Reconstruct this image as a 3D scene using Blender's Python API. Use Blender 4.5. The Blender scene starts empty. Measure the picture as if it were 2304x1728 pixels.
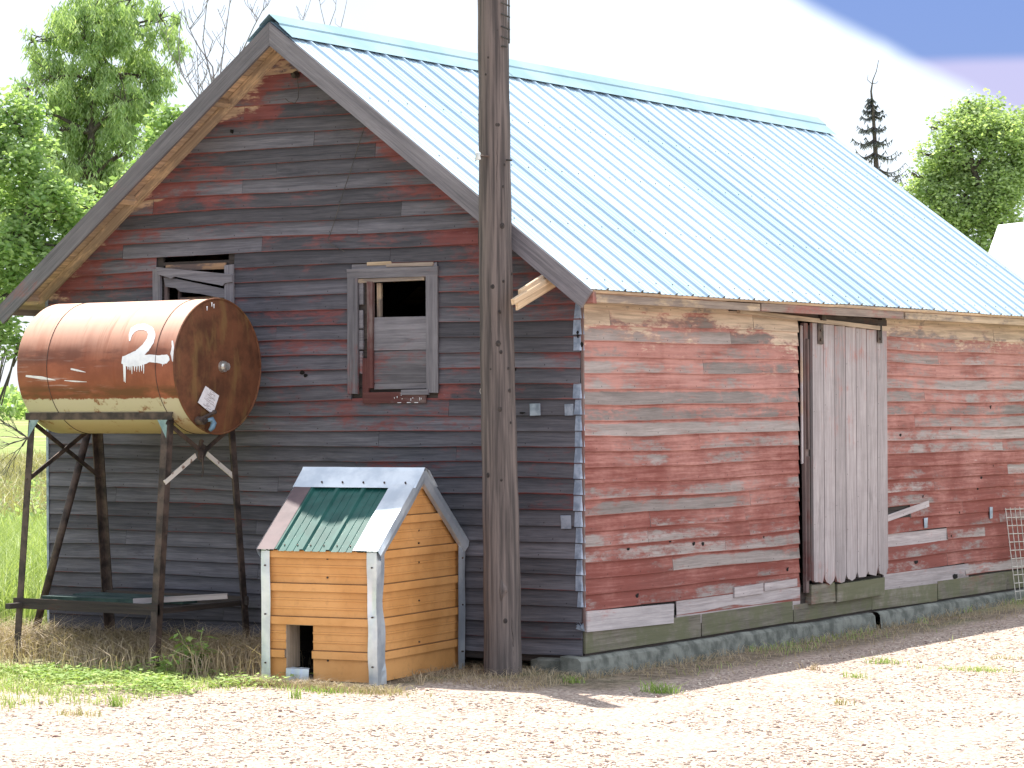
import bpy, math, random
import numpy as np
from mathutils import Vector, Matrix, noise as mnoise
random.seed(7); rng = np.random.default_rng(7)
S = bpy.context.scene
COL = S.collection
# ------------------------------------------------------------------ camera
F, CX, CY, CZ, YAW, PIT, ROL = 6085.61, 8.97578, -14.54776, 1.59614, 0.57876, 0.00713, -0.00534
CAM = Vector((CX, CY, CZ))
_d = Vector((-math.sin(YAW)*math.cos(PIT), math.cos(YAW)*math.cos(PIT), math.sin(PIT)))
_r = Vector((math.cos(YAW), math.sin(YAW), 0)); _u = _r.cross(_d)
_r2 = _r*math.cos(ROL)+_u*math.sin(ROL); _u2 = _u*math.cos(ROL)-_r*math.sin(ROL)
cd = bpy.data.cameras.new('camera'); cam = bpy.data.objects.new('camera', cd); COL.objects.link(cam)
cd.sensor_width = 36; cd.lens = F/2304*36; cd.clip_end = 3000; cd.clip_start = .1
M = Matrix((( _r2.x, _u2.x, -_d.x, CX), (_r2.y, _u2.y, -_d.y, CY), (_r2.z, _u2.z, -_d.z, CZ), (0, 0, 0, 1)))
cam.matrix_world = M; S.camera = cam

def ray(u, v): return _d + _r2*((u-1152)/F) - _u2*((v-864)/F)
def hit(u, v, ax, val):
    d = ray(u, v); return CAM + d*((val-CAM[ax])/d[ax])
def far(u, v, D): return CAM + ray(u, v)*D

# ------------------------------------------------------------------ light
SX, SY = .32, -.235                       # shadow travel per metre of height
sun_to = Vector((-SX, -SY, 1)).normalized()
elev = math.asin(sun_to.z); azim = math.atan2(sun_to.x, sun_to.y)
sd = bpy.data.lights.new('sun', 'SUN'); sd.energy = 4.6; sd.angle = math.radians(.55); sd.color = (1, .95, .87)
so = bpy.data.objects.new('sun', sd); COL.objects.link(so)
so.rotation_euler = (-sun_to).to_track_quat('-Z', 'Y').to_euler()
S.view_settings.view_transform = 'Standard'; S.view_settings.look = 'None'
S.view_settings.exposure = 1.25; S.view_settings.gamma = 1
W = bpy.data.worlds.new('World'); S.world = W; W.use_nodes = True
nt = W.node_tree; N = nt.nodes; L = nt.links; N.clear()
def nd(tree, t, **kw):
    n = tree.nodes.new(t)
    for k, v in kw.items():
        if k[0] == '_': n.inputs[int(k[1:])].default_value = v
        else: setattr(n, k, v)
    return n
def mth(tree, op, a, b=None, c=None, clamp=False):
    n = tree.nodes.new('ShaderNodeMath'); n.operation = op; n.use_clamp = clamp
    for i, x in enumerate((a, b, c)):
        if x is None: continue
        if isinstance(x, (int, float)): n.inputs[i].default_value = x
        else: tree.links.new(x, n.inputs[i])
    return n.outputs[0]
def vmth(tree, op, a, b=None):
    n = tree.nodes.new('ShaderNodeVectorMath'); n.operation = op
    for i, x in enumerate((a, b)):
        if x is None: continue
        if isinstance(x, (tuple, list, Vector)): n.inputs[i].default_value = tuple(x)
        else: tree.links.new(x, n.inputs[i])
    return n
def smooth(tree, x, lo, hi):
    n = tree.nodes.new('ShaderNodeMapRange'); n.interpolation_type = 'SMOOTHSTEP'
    n.inputs[1].default_value = lo; n.inputs[2].default_value = hi
    tree.links.new(x, n.inputs[0]); return n.outputs[0]
def mixc(tree, f, a, b, mode='MIX'):
    n = tree.nodes.new('ShaderNodeMix'); n.data_type = 'RGBA'; n.blend_type = mode
    if isinstance(f, (int, float)): n.inputs[0].default_value = f
    else: tree.links.new(f, n.inputs[0])
    for i, x in ((6, a), (7, b)):
        if isinstance(x, (tuple, list)): n.inputs[i].default_value = tuple(x)+((1,) if len(x) == 3 else ())
        else: tree.links.new(x, n.inputs[i])
    return n.outputs[2]
def noi(tree, vec, scale, detail=4, rough=.55, dist=0):
    n = tree.nodes.new('ShaderNodeTexNoise'); n.inputs['Scale'].default_value = scale
    n.inputs['Detail'].default_value = detail; n.inputs['Roughness'].default_value = rough
    n.inputs['Distortion'].default_value = dist
    if vec is not None: tree.links.new(vec, n.inputs['Vector'])
    return n.outputs['Fac']

sky = nd(nt, 'ShaderNodeTexSky', sky_type='NISHITA', sun_disc=False, sun_elevation=elev, sun_rotation=azim)
bg1 = nd(nt, 'ShaderNodeBackground'); bg1.inputs[1].default_value = .1
L.new(sky.outputs[0], bg1.inputs[0])
geo = nd(nt, 'ShaderNodeTexCoord').outputs['Generated']
# thin bright cloud over most of the dome, blue wedge up on the right is a lens veil drawn as sky
da, db = ray(1800, -30).normalized(), ray(2262, 215).normalized()
npl = db.cross(da).normalized()
if npl.dot(ray(2250, 20)) < 0: npl = -npl
wob = mth(nt, 'MULTIPLY', mth(nt, 'SUBTRACT', noi(nt, geo, 22, 3), .5), .006)
side = mth(nt, 'ADD', vmth(nt, 'DOT_PRODUCT', geo, npl).outputs['Value'], wob)
gap = smooth(nt, side, -.009, .000)
zup = nd(nt, 'ShaderNodeSeparateXYZ'); L.new(geo, zup.inputs[0])
lil0 = ray(2200, 140).normalized().z
lil = smooth(nt, mth(nt, 'ADD', zup.outputs[2], mth(nt, 'MULTIPLY', wob, .3)), lil0-.002, lil0+.004)
high = mth(nt, 'MULTIPLY', smooth(nt, zup.outputs[2], .5, .25), smooth(nt, side, .30, .16))                       # the gap closes overhead
gap = mth(nt, 'MULTIPLY', gap, high)
veil = smooth(nt, noi(nt, geo, 2.2, 5, .6), .25, .62)
bright = mth(nt, 'ADD', .44, mth(nt, 'MULTIPLY', veil, .22))
east = smooth(nt, zup.outputs[0], -.3, .9)  # extra sky brightness added out of view to lift the side wall
bright = mth(nt, 'MULTIPLY', bright, mth(nt, 'ADD', .82, mth(nt, 'MULTIPLY', east, .68)))
bg2 = nd(nt, 'ShaderNodeBackground'); bg2.inputs[0].default_value = (.90, .97, 1.08, 1); L.new(bright, bg2.inputs[1])
gapc = mixc(nt, lil, (.25, .215, .37), (.050, .092, .285))
bg3 = nd(nt, 'ShaderNodeBackground'); L.new(gapc, bg3.inputs[0]); bg3.inputs[1].default_value = .92
ms = nd(nt, 'ShaderNodeMixShader'); L.new(gap, ms.inputs[0]); L.new(bg2.outputs[0], ms.inputs[1]); L.new(bg3.outputs[0], ms.inputs[2])
ms2 = nd(nt, 'ShaderNodeMixShader'); ms2.inputs[0].default_value = .82
L.new(bg1.outputs[0], ms2.inputs[1]); L.new(ms.outputs[0], ms2.inputs[2])
wo = nd(nt, 'ShaderNodeOutputWorld'); L.new(ms2.outputs[0], wo.inputs[0])

# ------------------------------------------------------------------ materials
def newmat(name):
    m = bpy.data.materials.new(name); m.use_nodes = True
    t = m.node_tree; b = t.nodes['Principled BSDF']; return m, t, b
def setb(t, b, col=None, rough=None, metal=None, bump=None, bstr=.3, bdist=.01, spec=None):
    def s(key, x):
        if x is None: return
        if isinstance(x, (int, float)): b.inputs[key].default_value = x
        elif isinstance(x, tuple): b.inputs[key].default_value = x+(1,)
        else: t.links.new(x, b.inputs[key])
    s('Base Color', col); s('Roughness', rough); s('Metallic', metal); s('Specular IOR Level', spec)
    if bump is not None:
        n = t.nodes.new('ShaderNodeBump'); n.inputs['Strength'].default_value = bstr; n.inputs['Distance'].default_value = bdist
        t.links.new(bump, n.inputs['Height']); t.links.new(n.outputs[0], b.inputs['Normal'])

def wood_mat(name, dark, light, red, redp, raw, nails=True, bright=1.0, moss=None, edgek=1.0, edge0=.62, t0=.72, t1=.46, grime=.25, topd=.35):
    """weathered board: uv = metres along / across the plank, colour attribute = (random, paint, raw, across 0..1)"""
    m, t, b = newmat(name)
    at = nd(t, 'ShaderNodeAttribute', attribute_name='pl'); sp = nd(t, 'ShaderNodeSeparateColor'); t.links.new(at.outputs['Color'], sp.inputs[0])
    rnd, paint, rawv = sp.outputs; vf = at.outputs['Alpha']
    uv = nd(t, 'ShaderNodeUVMap', uv_map='uv').outputs[0]
    off = nd(t, 'ShaderNodeCombineXYZ'); t.links.new(mth(t, 'MULTIPLY', rnd, 57.), off.inputs[0]); t.links.new(mth(t, 'MULTIPLY', rnd, 31.), off.inputs[2])
    p = vmth(t, 'ADD', uv, off.outputs[0]).outputs[0]
    g1 = noi(t, vmth(t, 'MULTIPLY', p, (1.6, 42, 1)).outputs[0], 1, 5, .6, .6)
    g2 = noi(t, vmth(t, 'MULTIPLY', p, (6, 190, 1)).outputs[0], 1, 3, .6)
    bl = noi(t, vmth(t, 'MULTIPLY', p, (3.2, 9, 1)).outputs[0], 1, 5, .65, .3)
    obj = nd(t, 'ShaderNodeTexCoord').outputs['Object']
    mac = noi(t, obj, 1.7, 4, .6); mac2 = noi(t, vmth(t, 'MULTIPLY', obj, (1, 1, 2.2)).outputs[0], .9, 5, .62)
    flk = noi(t, vmth(t, 'MULTIPLY', p, (14, 60, 1)).outputs[0], 1, 4, .7)
    gray = mixc(t, smooth(t, mth(t, 'ADD', mth(t, 'MULTIPLY', g1, .6), mth(t, 'MULTIPLY', g2, .4)), .25, .75), dark, light)
    tone = mth(t, 'MULTIPLY', mth(t, 'ADD', t0, mth(t, 'MULTIPLY', rnd, t1)), mth(t, 'ADD', .72, mth(t, 'MULTIPLY', bl, .56)))
    gray = mixc(t, 1, gray, nd_rgb(t, tone), 'MULTIPLY')
    s1 = mth(t, 'ADD', mth(t, 'MULTIPLY', mth(t, 'SUBTRACT', bl, .5), 1.5), mth(t, 'ADD', mth(t, 'MULTIPLY', mth(t, 'SUBTRACT', mac, .5), .8), mth(t, 'MULTIPLY', mth(t, 'SUBTRACT', mac2, .5), 1.9)))
    s2 = mth(t, 'ADD', s1, mth(t, 'MULTIPLY', mth(t, 'SUBTRACT', flk, .5), .9))
    edge = mth(t, 'ADD', mth(t, 'MULTIPLY', smooth(t, vf, edge0, 1.0), 1.15), mth(t, 'ADD', mth(t, 'MULTIPLY', smooth(t, vf, .06, .01), .7), mth(t, 'MULTIPLY', vf, .22)))
    pm = smooth(t, mth(t, 'ADD', mth(t, 'ADD', s2, paint), mth(t, 'MULTIPLY', edge, edgek)), .30, .84)
    zz_ = nd(t, 'ShaderNodeSeparateXYZ'); t.links.new(obj, zz_.inputs[0])
    fade = mth(t, 'MULTIPLY', mth(t, 'SUBTRACT', smooth(t, zz_.outputs[2], .2, 2.1), .5), .20)     # chalkier paint on the upper courses
    redc = mixc(t, smooth(t, mth(t, 'ADD', mth(t, 'MULTIPLY', flk, .18), mth(t, 'ADD', mth(t, 'MULTIPLY', mac, .50), mth(t, 'ADD', mth(t, 'MULTIPLY', g1, .32), fade))), .38, .70), red, redp)
    redc = mixc(t, 1, redc, nd_rgb(t, mth(t, 'ADD', .72, mth(t, 'MULTIPLY', g1, .5))), 'MULTIPLY')
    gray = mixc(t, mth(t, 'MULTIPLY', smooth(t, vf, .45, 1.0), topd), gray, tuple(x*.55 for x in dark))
    blk = smooth(t, noi(t, vmth(t, 'MULTIPLY', p, (1.1, 4, 1)).outputs[0], 1, 5, .7), .60, .72)
    gray = mixc(t, mth(t, 'MULTIPLY', blk, .55), gray, tuple(x*.5 for x in dark))
    c = mixc(t, mth(t, 'MULTIPLY', pm, .92), gray, redc)
    rm = smooth(t, mth(t, 'ADD', rawv, mth(t, 'MULTIPLY', s2, .6)), .42, .62)
    rawc = mixc(t, smooth(t, g1, .35, .65), tuple(x*.62 for x in raw), raw)
    c = mixc(t, rm, c, rawc)
    if moss:
        mm = smooth(t, mth(t, 'ADD', noi(t, obj, 2.6, 5, .6), mth(t, 'MULTIPLY', noi(t, obj, 22, 3), .25)), .5, .72)
        c = mixc(t, mth(t, 'MULTIPLY', mm, .8), c, moss)
    gr = smooth(t, noi(t, vmth(t, 'MULTIPLY', obj, (1.5, 1.5, 5)).outputs[0], 1.6, 6, .68), .46, .70)
    c = mixc(t, mth(t, 'MULTIPLY', gr, grime), c, mixc(t, .5, c, tuple(x*.45 for x in dark)))
    c = mixc(t, mth(t, 'MULTIPLY', smooth(t, noi(t, vmth(t, 'MULTIPLY', p, (5, 30, 1)).outputs[0], 1, 6, .75), .64, .74), mth(t, 'MULTIPLY', pm, .45)), c, tuple(min(.6, x*1.5) for x in light))
    if nails:
        su = nd(t, 'ShaderNodeSeparateXYZ'); t.links.new(p, su.inputs[0])
        fu = mth(t, 'MULTIPLY', mth(t, 'SUBTRACT', mth(t, 'FRACT', mth(t, 'DIVIDE', su.outputs[0], .41)), .5), .41)
        dv = mth(t, 'SUBTRACT', su.outputs[1], .018)
        dd = mth(t, 'SQRT', mth(t, 'ADD', mth(t, 'MULTIPLY', fu, fu), mth(t, 'MULTIPLY', dv, dv)))
        c = mixc(t, mth(t, 'MULTIPLY', smooth(t, dd, .0055, .0025), .8), c, (.02, .016, .018))
    if bright != 1: c = mixc(t, 1, c, (bright,)*3, 'MULTIPLY')
    setb(t, b, c, .88, None, mth(t, 'ADD', g1, mth(t, 'MULTIPLY', g2, .5)), .35, .006, .25)
    return m
def nd_rgb(t, val):
    n = t.nodes.new('ShaderNodeCombineColor')
    for i in range(3): t.links.new(val, n.inputs[i])
    return n.outputs[0]
def simple(name, c1, c2, scale=8, rough=.8, metal=0., bstr=.3, bdist=.005, detail=5, stretch=None, spec=.4, lo=.35, hi=.65):
    m, t, b = newmat(name)
    v = nd(t, 'ShaderNodeTexCoord').outputs['Object']
    if stretch: v = vmth(t, 'MULTIPLY', v, stretch).outputs[0]
    n = noi(t, v, scale, detail, .6)
    c = mixc(t, smooth(t, n, lo, hi), c1, c2)
    setb(t, b, c, rough, metal, n, bstr, bdist, spec)
    return m
MT = {}
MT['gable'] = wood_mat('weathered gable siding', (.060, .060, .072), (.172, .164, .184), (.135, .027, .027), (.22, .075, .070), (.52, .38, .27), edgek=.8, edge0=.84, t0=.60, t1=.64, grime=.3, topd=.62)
MT['side'] = wood_mat('faded red siding', (.19, .165, .15), (.37, .32, .305), (.195, .046, .034), (.46, .225, .19), (.64, .51, .39))
MT['gray'] = wood_mat('gray bare board', (.105, .10, .112), (.245, .232, .25), (.2, .05, .045), (.3, .12, .1), (.5, .35, .2), nails=False)
MT['door'] = wood_mat('gray door board', (.23, .20, .20), (.44, .395, .395), (.36, .13, .11), (.42, .2, .17), (.5, .38, .24))
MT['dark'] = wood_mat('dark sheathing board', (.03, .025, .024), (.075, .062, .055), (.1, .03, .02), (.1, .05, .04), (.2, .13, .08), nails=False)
MT['raw'] = wood_mat('bare tan board', (.30, .22, .16), (.56, .45, .34), (.3, .09, .05), (.45, .2, .12), (.68, .51, .34), nails=False)
MT['mossy'] = wood_mat('mossy plank', (.09, .078, .06), (.25, .225, .185), (.2, .06, .05), (.3, .15, .12), (.3, .25, .2), nails=False, moss=(.115, .12, .065))
MT['pale'] = wood_mat('pale bare plank', (.26, .235, .24), (.46, .42, .42), (.35, .15, .13), (.45, .28, .25), (.5, .4, .3), nails=False)
MT['redtrim'] = wood_mat('red jamb board', (.10, .075, .072), (.19, .14, .13), (.10, .032, .03), (.16, .07, .06), (.4, .25, .15), nails=False)
MT['pole'] = simple('pole wood', (.055, .046, .044), (.155, .125, .114), 4, .85, 0, .5, .008, 6, (9, 9, .3))
MT['oldwood'] = wood_mat('old splintered board', (.15, .115, .10), (.33, .27, .22), (.2, .06, .05), (.3, .12, .1), (.50, .38, .26), nails=False)
MT['knot'] = simple('knot', (.015, .012, .012), (.05, .04, .035), 60, .8)
MT['hole'] = simple('hole dark', (.004, .004, .004), (.01, .008, .007), 20, 1.)
MT['roofL'] = simple('galvanized roofing', (.33, .46, .54), (.43, .56, .63), 1.5, .42, .2, .08, .004, 3, (1, .3, 1), .5)
def roof_mat():
    m, t, b = newmat('galvanized roofing sheets')
    o = nd(t, 'ShaderNodeTexCoord').outputs['Object']; sp = nd(t, 'ShaderNodeSeparateXYZ'); t.links.new(o, sp.inputs[0])
    n = noi(t, vmth(t, 'MULTIPLY', o, (.5, 3, .5)).outputs[0], 1.5, 5, .6); sheet = mth(t, 'FLOOR', mth(t, 'DIVIDE', mth(t, 'ADD', sp.outputs[1], .29), .854))
    wn = nd(t, 'ShaderNodeTexWhiteNoise', noise_dimensions='1D'); t.links.new(sheet, wn.inputs['W'])
    c = mixc(t, smooth(t, mth(t, 'ADD', mth(t, 'MULTIPLY', n, .7), mth(t, 'MULTIPLY', wn.outputs['Value'], .3)), .3, .7), (.31, .425, .525), (.43, .545, .635))
    drt = smooth(t, noi(t, vmth(t, 'MULTIPLY', o, (.8, 14, .8)).outputs[0], 1.2, 5, .65), .58, .75)
    c = mixc(t, mth(t, 'MULTIPLY', drt, .3), c, (.30, .36, .38))
    setb(t, b, c, .42, .2, n, .08, .004, .5); return m
MT['roofL'] = roof_mat()
MT['ridge'] = simple('ridge cap metal', (.19, .30, .35), (.25, .37, .42), 2, .5, .2, .06, .004, 3)
MT['galv'] = simple('galvanized strip', (.50, .56, .63), (.72, .77, .82), 4, .3, .6, .3, .01, 4)
MT['tin'] = simple('old tin', (.20, .24, .31), (.36, .41, .50), 14, .5, .5, .3, .004)
MT['green'] = simple('green roof sheet', (.008, .062, .052), (.018, .098, .082), 6, .38, 0, .1, .004, 4)
MT['brown'] = simple('brown trim sheet', (.095, .065, .072), (.14, .095, .10), 6, .4, 0, .1, .004, 4)
def sheet_mat():
    m, t, b = newmat('tan ribbed sheet')
    o = nd(t, 'ShaderNodeTexCoord').outputs['Object']; n = noi(t, o, 3, 4, .6); n2 = noi(t, o, 30, 4, .6)
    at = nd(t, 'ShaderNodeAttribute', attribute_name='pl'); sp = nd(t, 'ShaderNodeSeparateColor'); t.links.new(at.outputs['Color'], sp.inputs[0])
    c = mixc(t, smooth(t, n, .35, .65), (.60, .285, .092), (.70, .355, .13))
    c = mixc(t, mth(t, 'MULTIPLY', smooth(t, n2, .52, .75), .3), c, (.40, .19, .07))
    c = mixc(t, mth(t, 'MULTIPLY', sp.outputs[1], .85), c, (.10, .045, .02))  # steep rib faces darkened, their shade put into the colour
    setb(t, b, c, .42, None, n, .08, .004, .4); return m
MT['orange_old'] = simple('tan siding sheet', (.56, .25, .075), (.66, .32, .105), 3, .42, 0, .08, .004, 4)
MT['conc'] = simple('old concrete', (.085, .09, .078), (.20, .205, .18), 9, .95, 0, .6, .012, 7)
MT['steel'] = simple('rusty dark steel', (.035, .028, .026), (.12, .085, .07), 9, .65, .4, .4, .004, 6)
MT['steelw'] = simple('sunlit white brace', (.16, .08, .05), (.62, .56, .50), 16, .7, 0, .3, .003, 6, None, .4, .3, .45)  # sunlight on the lower brace ends put into the colour
MT['teal'] = simple('gusset plate', (.16, .24, .24), (.30, .40, .38), 12, .6, .2)
MT['bright'] = simple('bright valve metal', (.45, .45, .42), (.75, .75, .72), 30, .3, .8)
MT['white'] = simple('white paint', (.72, .74, .78), (.82, .83, .86), 20, .6)
MT['paper'] = simple('paper tag', (.62, .60, .62), (.78, .76, .78), 20, .8)
MT['ink'] = simple('ink', (.10, .05, .06), (.16, .09, .10), 20, .8)
MT['bluehose'] = simple('blue fitting', (.08, .15, .22), (.15, .25, .33), 20, .5)
MT['shelfgreen'] = simple('dark green board', (.01, .03, .03), (.03, .06, .055), 9, .7)
MT['wire'] = simple('wire', (.03, .03, .03), (.08, .07, .06), 20, .6)
MT['wirel'] = simple('galvanized wire', (.35, .33, .30), (.55, .52, .48), 20, .5, .6)
MT['glass'] = simple('insulator glass', (.5, .55, .55), (.7, .75, .75), 20, .15)
MT['whitemetal'] = simple('white metal sheet', (.78, .78, .80), (.84, .84, .86), 1, .5)
MT['bark'] = simple('bark', (.045, .035, .03), (.12, .10, .085), 9, .9, 0, .6, .02, 6, (6, 6, 1))
MT['twig'] = simple('bare bark', (.16, .14, .15), (.26, .23, .24), 6, .85)

def tank_mat():
    m, t, b = newmat('rusted tank paint')
    o = nd(t, 'ShaderNodeTexCoord').outputs['Object']; sp = nd(t, 'ShaderNodeSeparateXYZ'); t.links.new(o, sp.inputs[0])
    x, y, z = sp.outputs
    n1 = noi(t, o, 3.5, 6, .62); n2 = noi(t, vmth(t, 'MULTIPLY', o, (2, 9, 9)).outputs[0], 2.2, 5, .6); n3 = noi(t, o, 26, 5, .7)
    n4 = noi(t, vmth(t, 'MULTIPLY', o, (16, 1.4, 1.4)).outputs[0], 1, 4, .6)
    c = mixc(t, smooth(t, n1, .35, .65), (.21, .060, .032), (.31, .098, .052))
    # chalky crown with its sunlit top painted pale, rust run-off, dark oxidised belt, bare cream lower band
    c = mixc(t, mth(t, 'MULTIPLY', smooth(t, mth(t, 'ADD', z, mth(t, 'MULTIPLY', n4, .16)), .10, .42), .85), c, (.66, .42, .32))
    c = mixc(t, mth(t, 'MULTIPLY', smooth(t, n4, .55, .72), .5), c, (.20, .05, .02))
    belt = mth(t, 'MULTIPLY', smooth(t, z, -.01, .05), smooth(t, z, .17, .09))
    c = mixc(t, mth(t, 'MULTIPLY', belt, mth(t, 'MULTIPLY', smooth(t, n2, .38, .58), .65)), c, (.12, .04, .025))
    lo = mth(t, 'MULTIPLY', smooth(t, z, -.22, -.185), smooth(t, z, -.10, -.16))
    c = mixc(t, mth(t, 'MULTIPLY', lo, smooth(t, n2, .36, .56)), c, (.13, .05, .022))
    cream = smooth(t, mth(t, 'ADD', z, mth(t, 'MULTIPLY', mth(t, 'SUBTRACT', n3, .5), .05)), -.205, -.215)
    crc = mixc(t, smooth(t, noi(t, o, 9, 6, .7), .56, .66), (.50, .45, .33), (.22, .09, .04))
    crc = mixc(t, mth(t, 'MULTIPLY', smooth(t, z, -.32, -.40), .6), crc, (.38, .23, .07))
    c = mixc(t, cream, c, crc)
    # scraped white streaks
    st = mth(t, 'MULTIPLY', smooth(t, noi(t, vmth(t, 'MULTIPLY', o, (2.5, 1, 34)).outputs[0], 1.3, 4, .6), .57, .66),
             mth(t, 'MULTIPLY', smooth(t, z, -.19, -.13), smooth(t, z, .10, -.02)))
    st = mth(t, 'MULTIPLY', st, smooth(t, x, .25, -.25))
    c = mixc(t, mth(t, 'MULTIPLY', st, .4), c, (.50, .40, .38))
    setb(t, b, c, .62, 0., n3, .15, .003, .35)
    return m
MT['tank'] = tank_mat()
def cap_mat():
    m, t, b = newmat('rusted tank end')
    o = nd(t, 'ShaderNodeTexCoord').outputs['Object']
    n1 = noi(t, o, 5, 6, .65); n2 = noi(t, vmth(t, 'MULTIPLY', o, (1, 3, .8)).outputs[0], 3.2, 5, .6)
    c = mixc(t, smooth(t, n1, .35, .65), (.080, .032, .016), (.160, .062, .030))
    c = mixc(t, mth(t, 'MULTIPLY', smooth(t, n2, .5, .68), .6), c, (.20, .12, .045))
    c = mixc(t, mth(t, 'MULTIPLY', smooth(t, noi(t, o, 13, 5, .7), .58, .75), .5), c, (.05, .02, .015))
    setb(t, b, c, .7, 0., n1, .2, .003, .3); return m
MT['cap'] = cap_mat()

def leaf_mat(name, a, bcol, trans=.35, rough=.55):
    m, t, b = newmat(name)
    at = nd(t, 'ShaderNodeAttribute', attribute_name='pl'); sp = nd(t, 'ShaderNodeSeparateColor'); t.links.new(at.outputs['Color'], sp.inputs[0])
    c = mixc(t, sp.outputs[0], a, bcol)
    setb(t, b, c, rough, None, None, spec=.3)
    tr = nd(t, 'ShaderNodeBsdfTranslucent'); t.links.new(mixc(t, 1, c, (1.25, 1.3, .7), 'MULTIPLY'), tr.inputs[0])
    mx = nd(t, 'ShaderNodeMixShader'); mx.inputs[0].default_value = trans
    t.links.new(b.outputs[0], mx.inputs[1]); t.links.new(tr.outputs[0], mx.inputs[2])
    t.links.new(mx.outputs[0], t.nodes['Material Output'].inputs[0]); return m
MT['willow'] = leaf_mat('willow leaf', (.19, .30, .12), (.50, .60, .35), .5)
MT['poplar'] = leaf_mat('broad leaf', (.17, .29, .10), (.46, .56, .30), .5)
MT['ash'] = leaf_mat('ash leaf', (.22, .32, .12), (.52, .61, .36), .5)
MT['needle'] = leaf_mat('spruce needle', (.07, .08, .095), (.14, .15, .17), .2)
MT['grass'] = leaf_mat('green grass', (.20, .29, .08), (.46, .53, .23))
MT['weed'] = leaf_mat('weed leaf', (.14, .25, .05), (.40, .50, .17))
MT['dry'] = leaf_mat('dry grass', (.26, .20, .135), (.52, .42, .30), .25)
MT['drytall'] = leaf_mat('pale field grass', (.22, .22, .09), (.42, .38, .22), .3)
MT['stone'] = leaf_mat('gravel stone', (.22, .165, .14), (.63, .535, .445), 0., .9)
MT['rock'] = simple('reddish rock', (.13, .075, .065), (.26, .17, .15), 25, .9)

MT['orange'] = sheet_mat()
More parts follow.
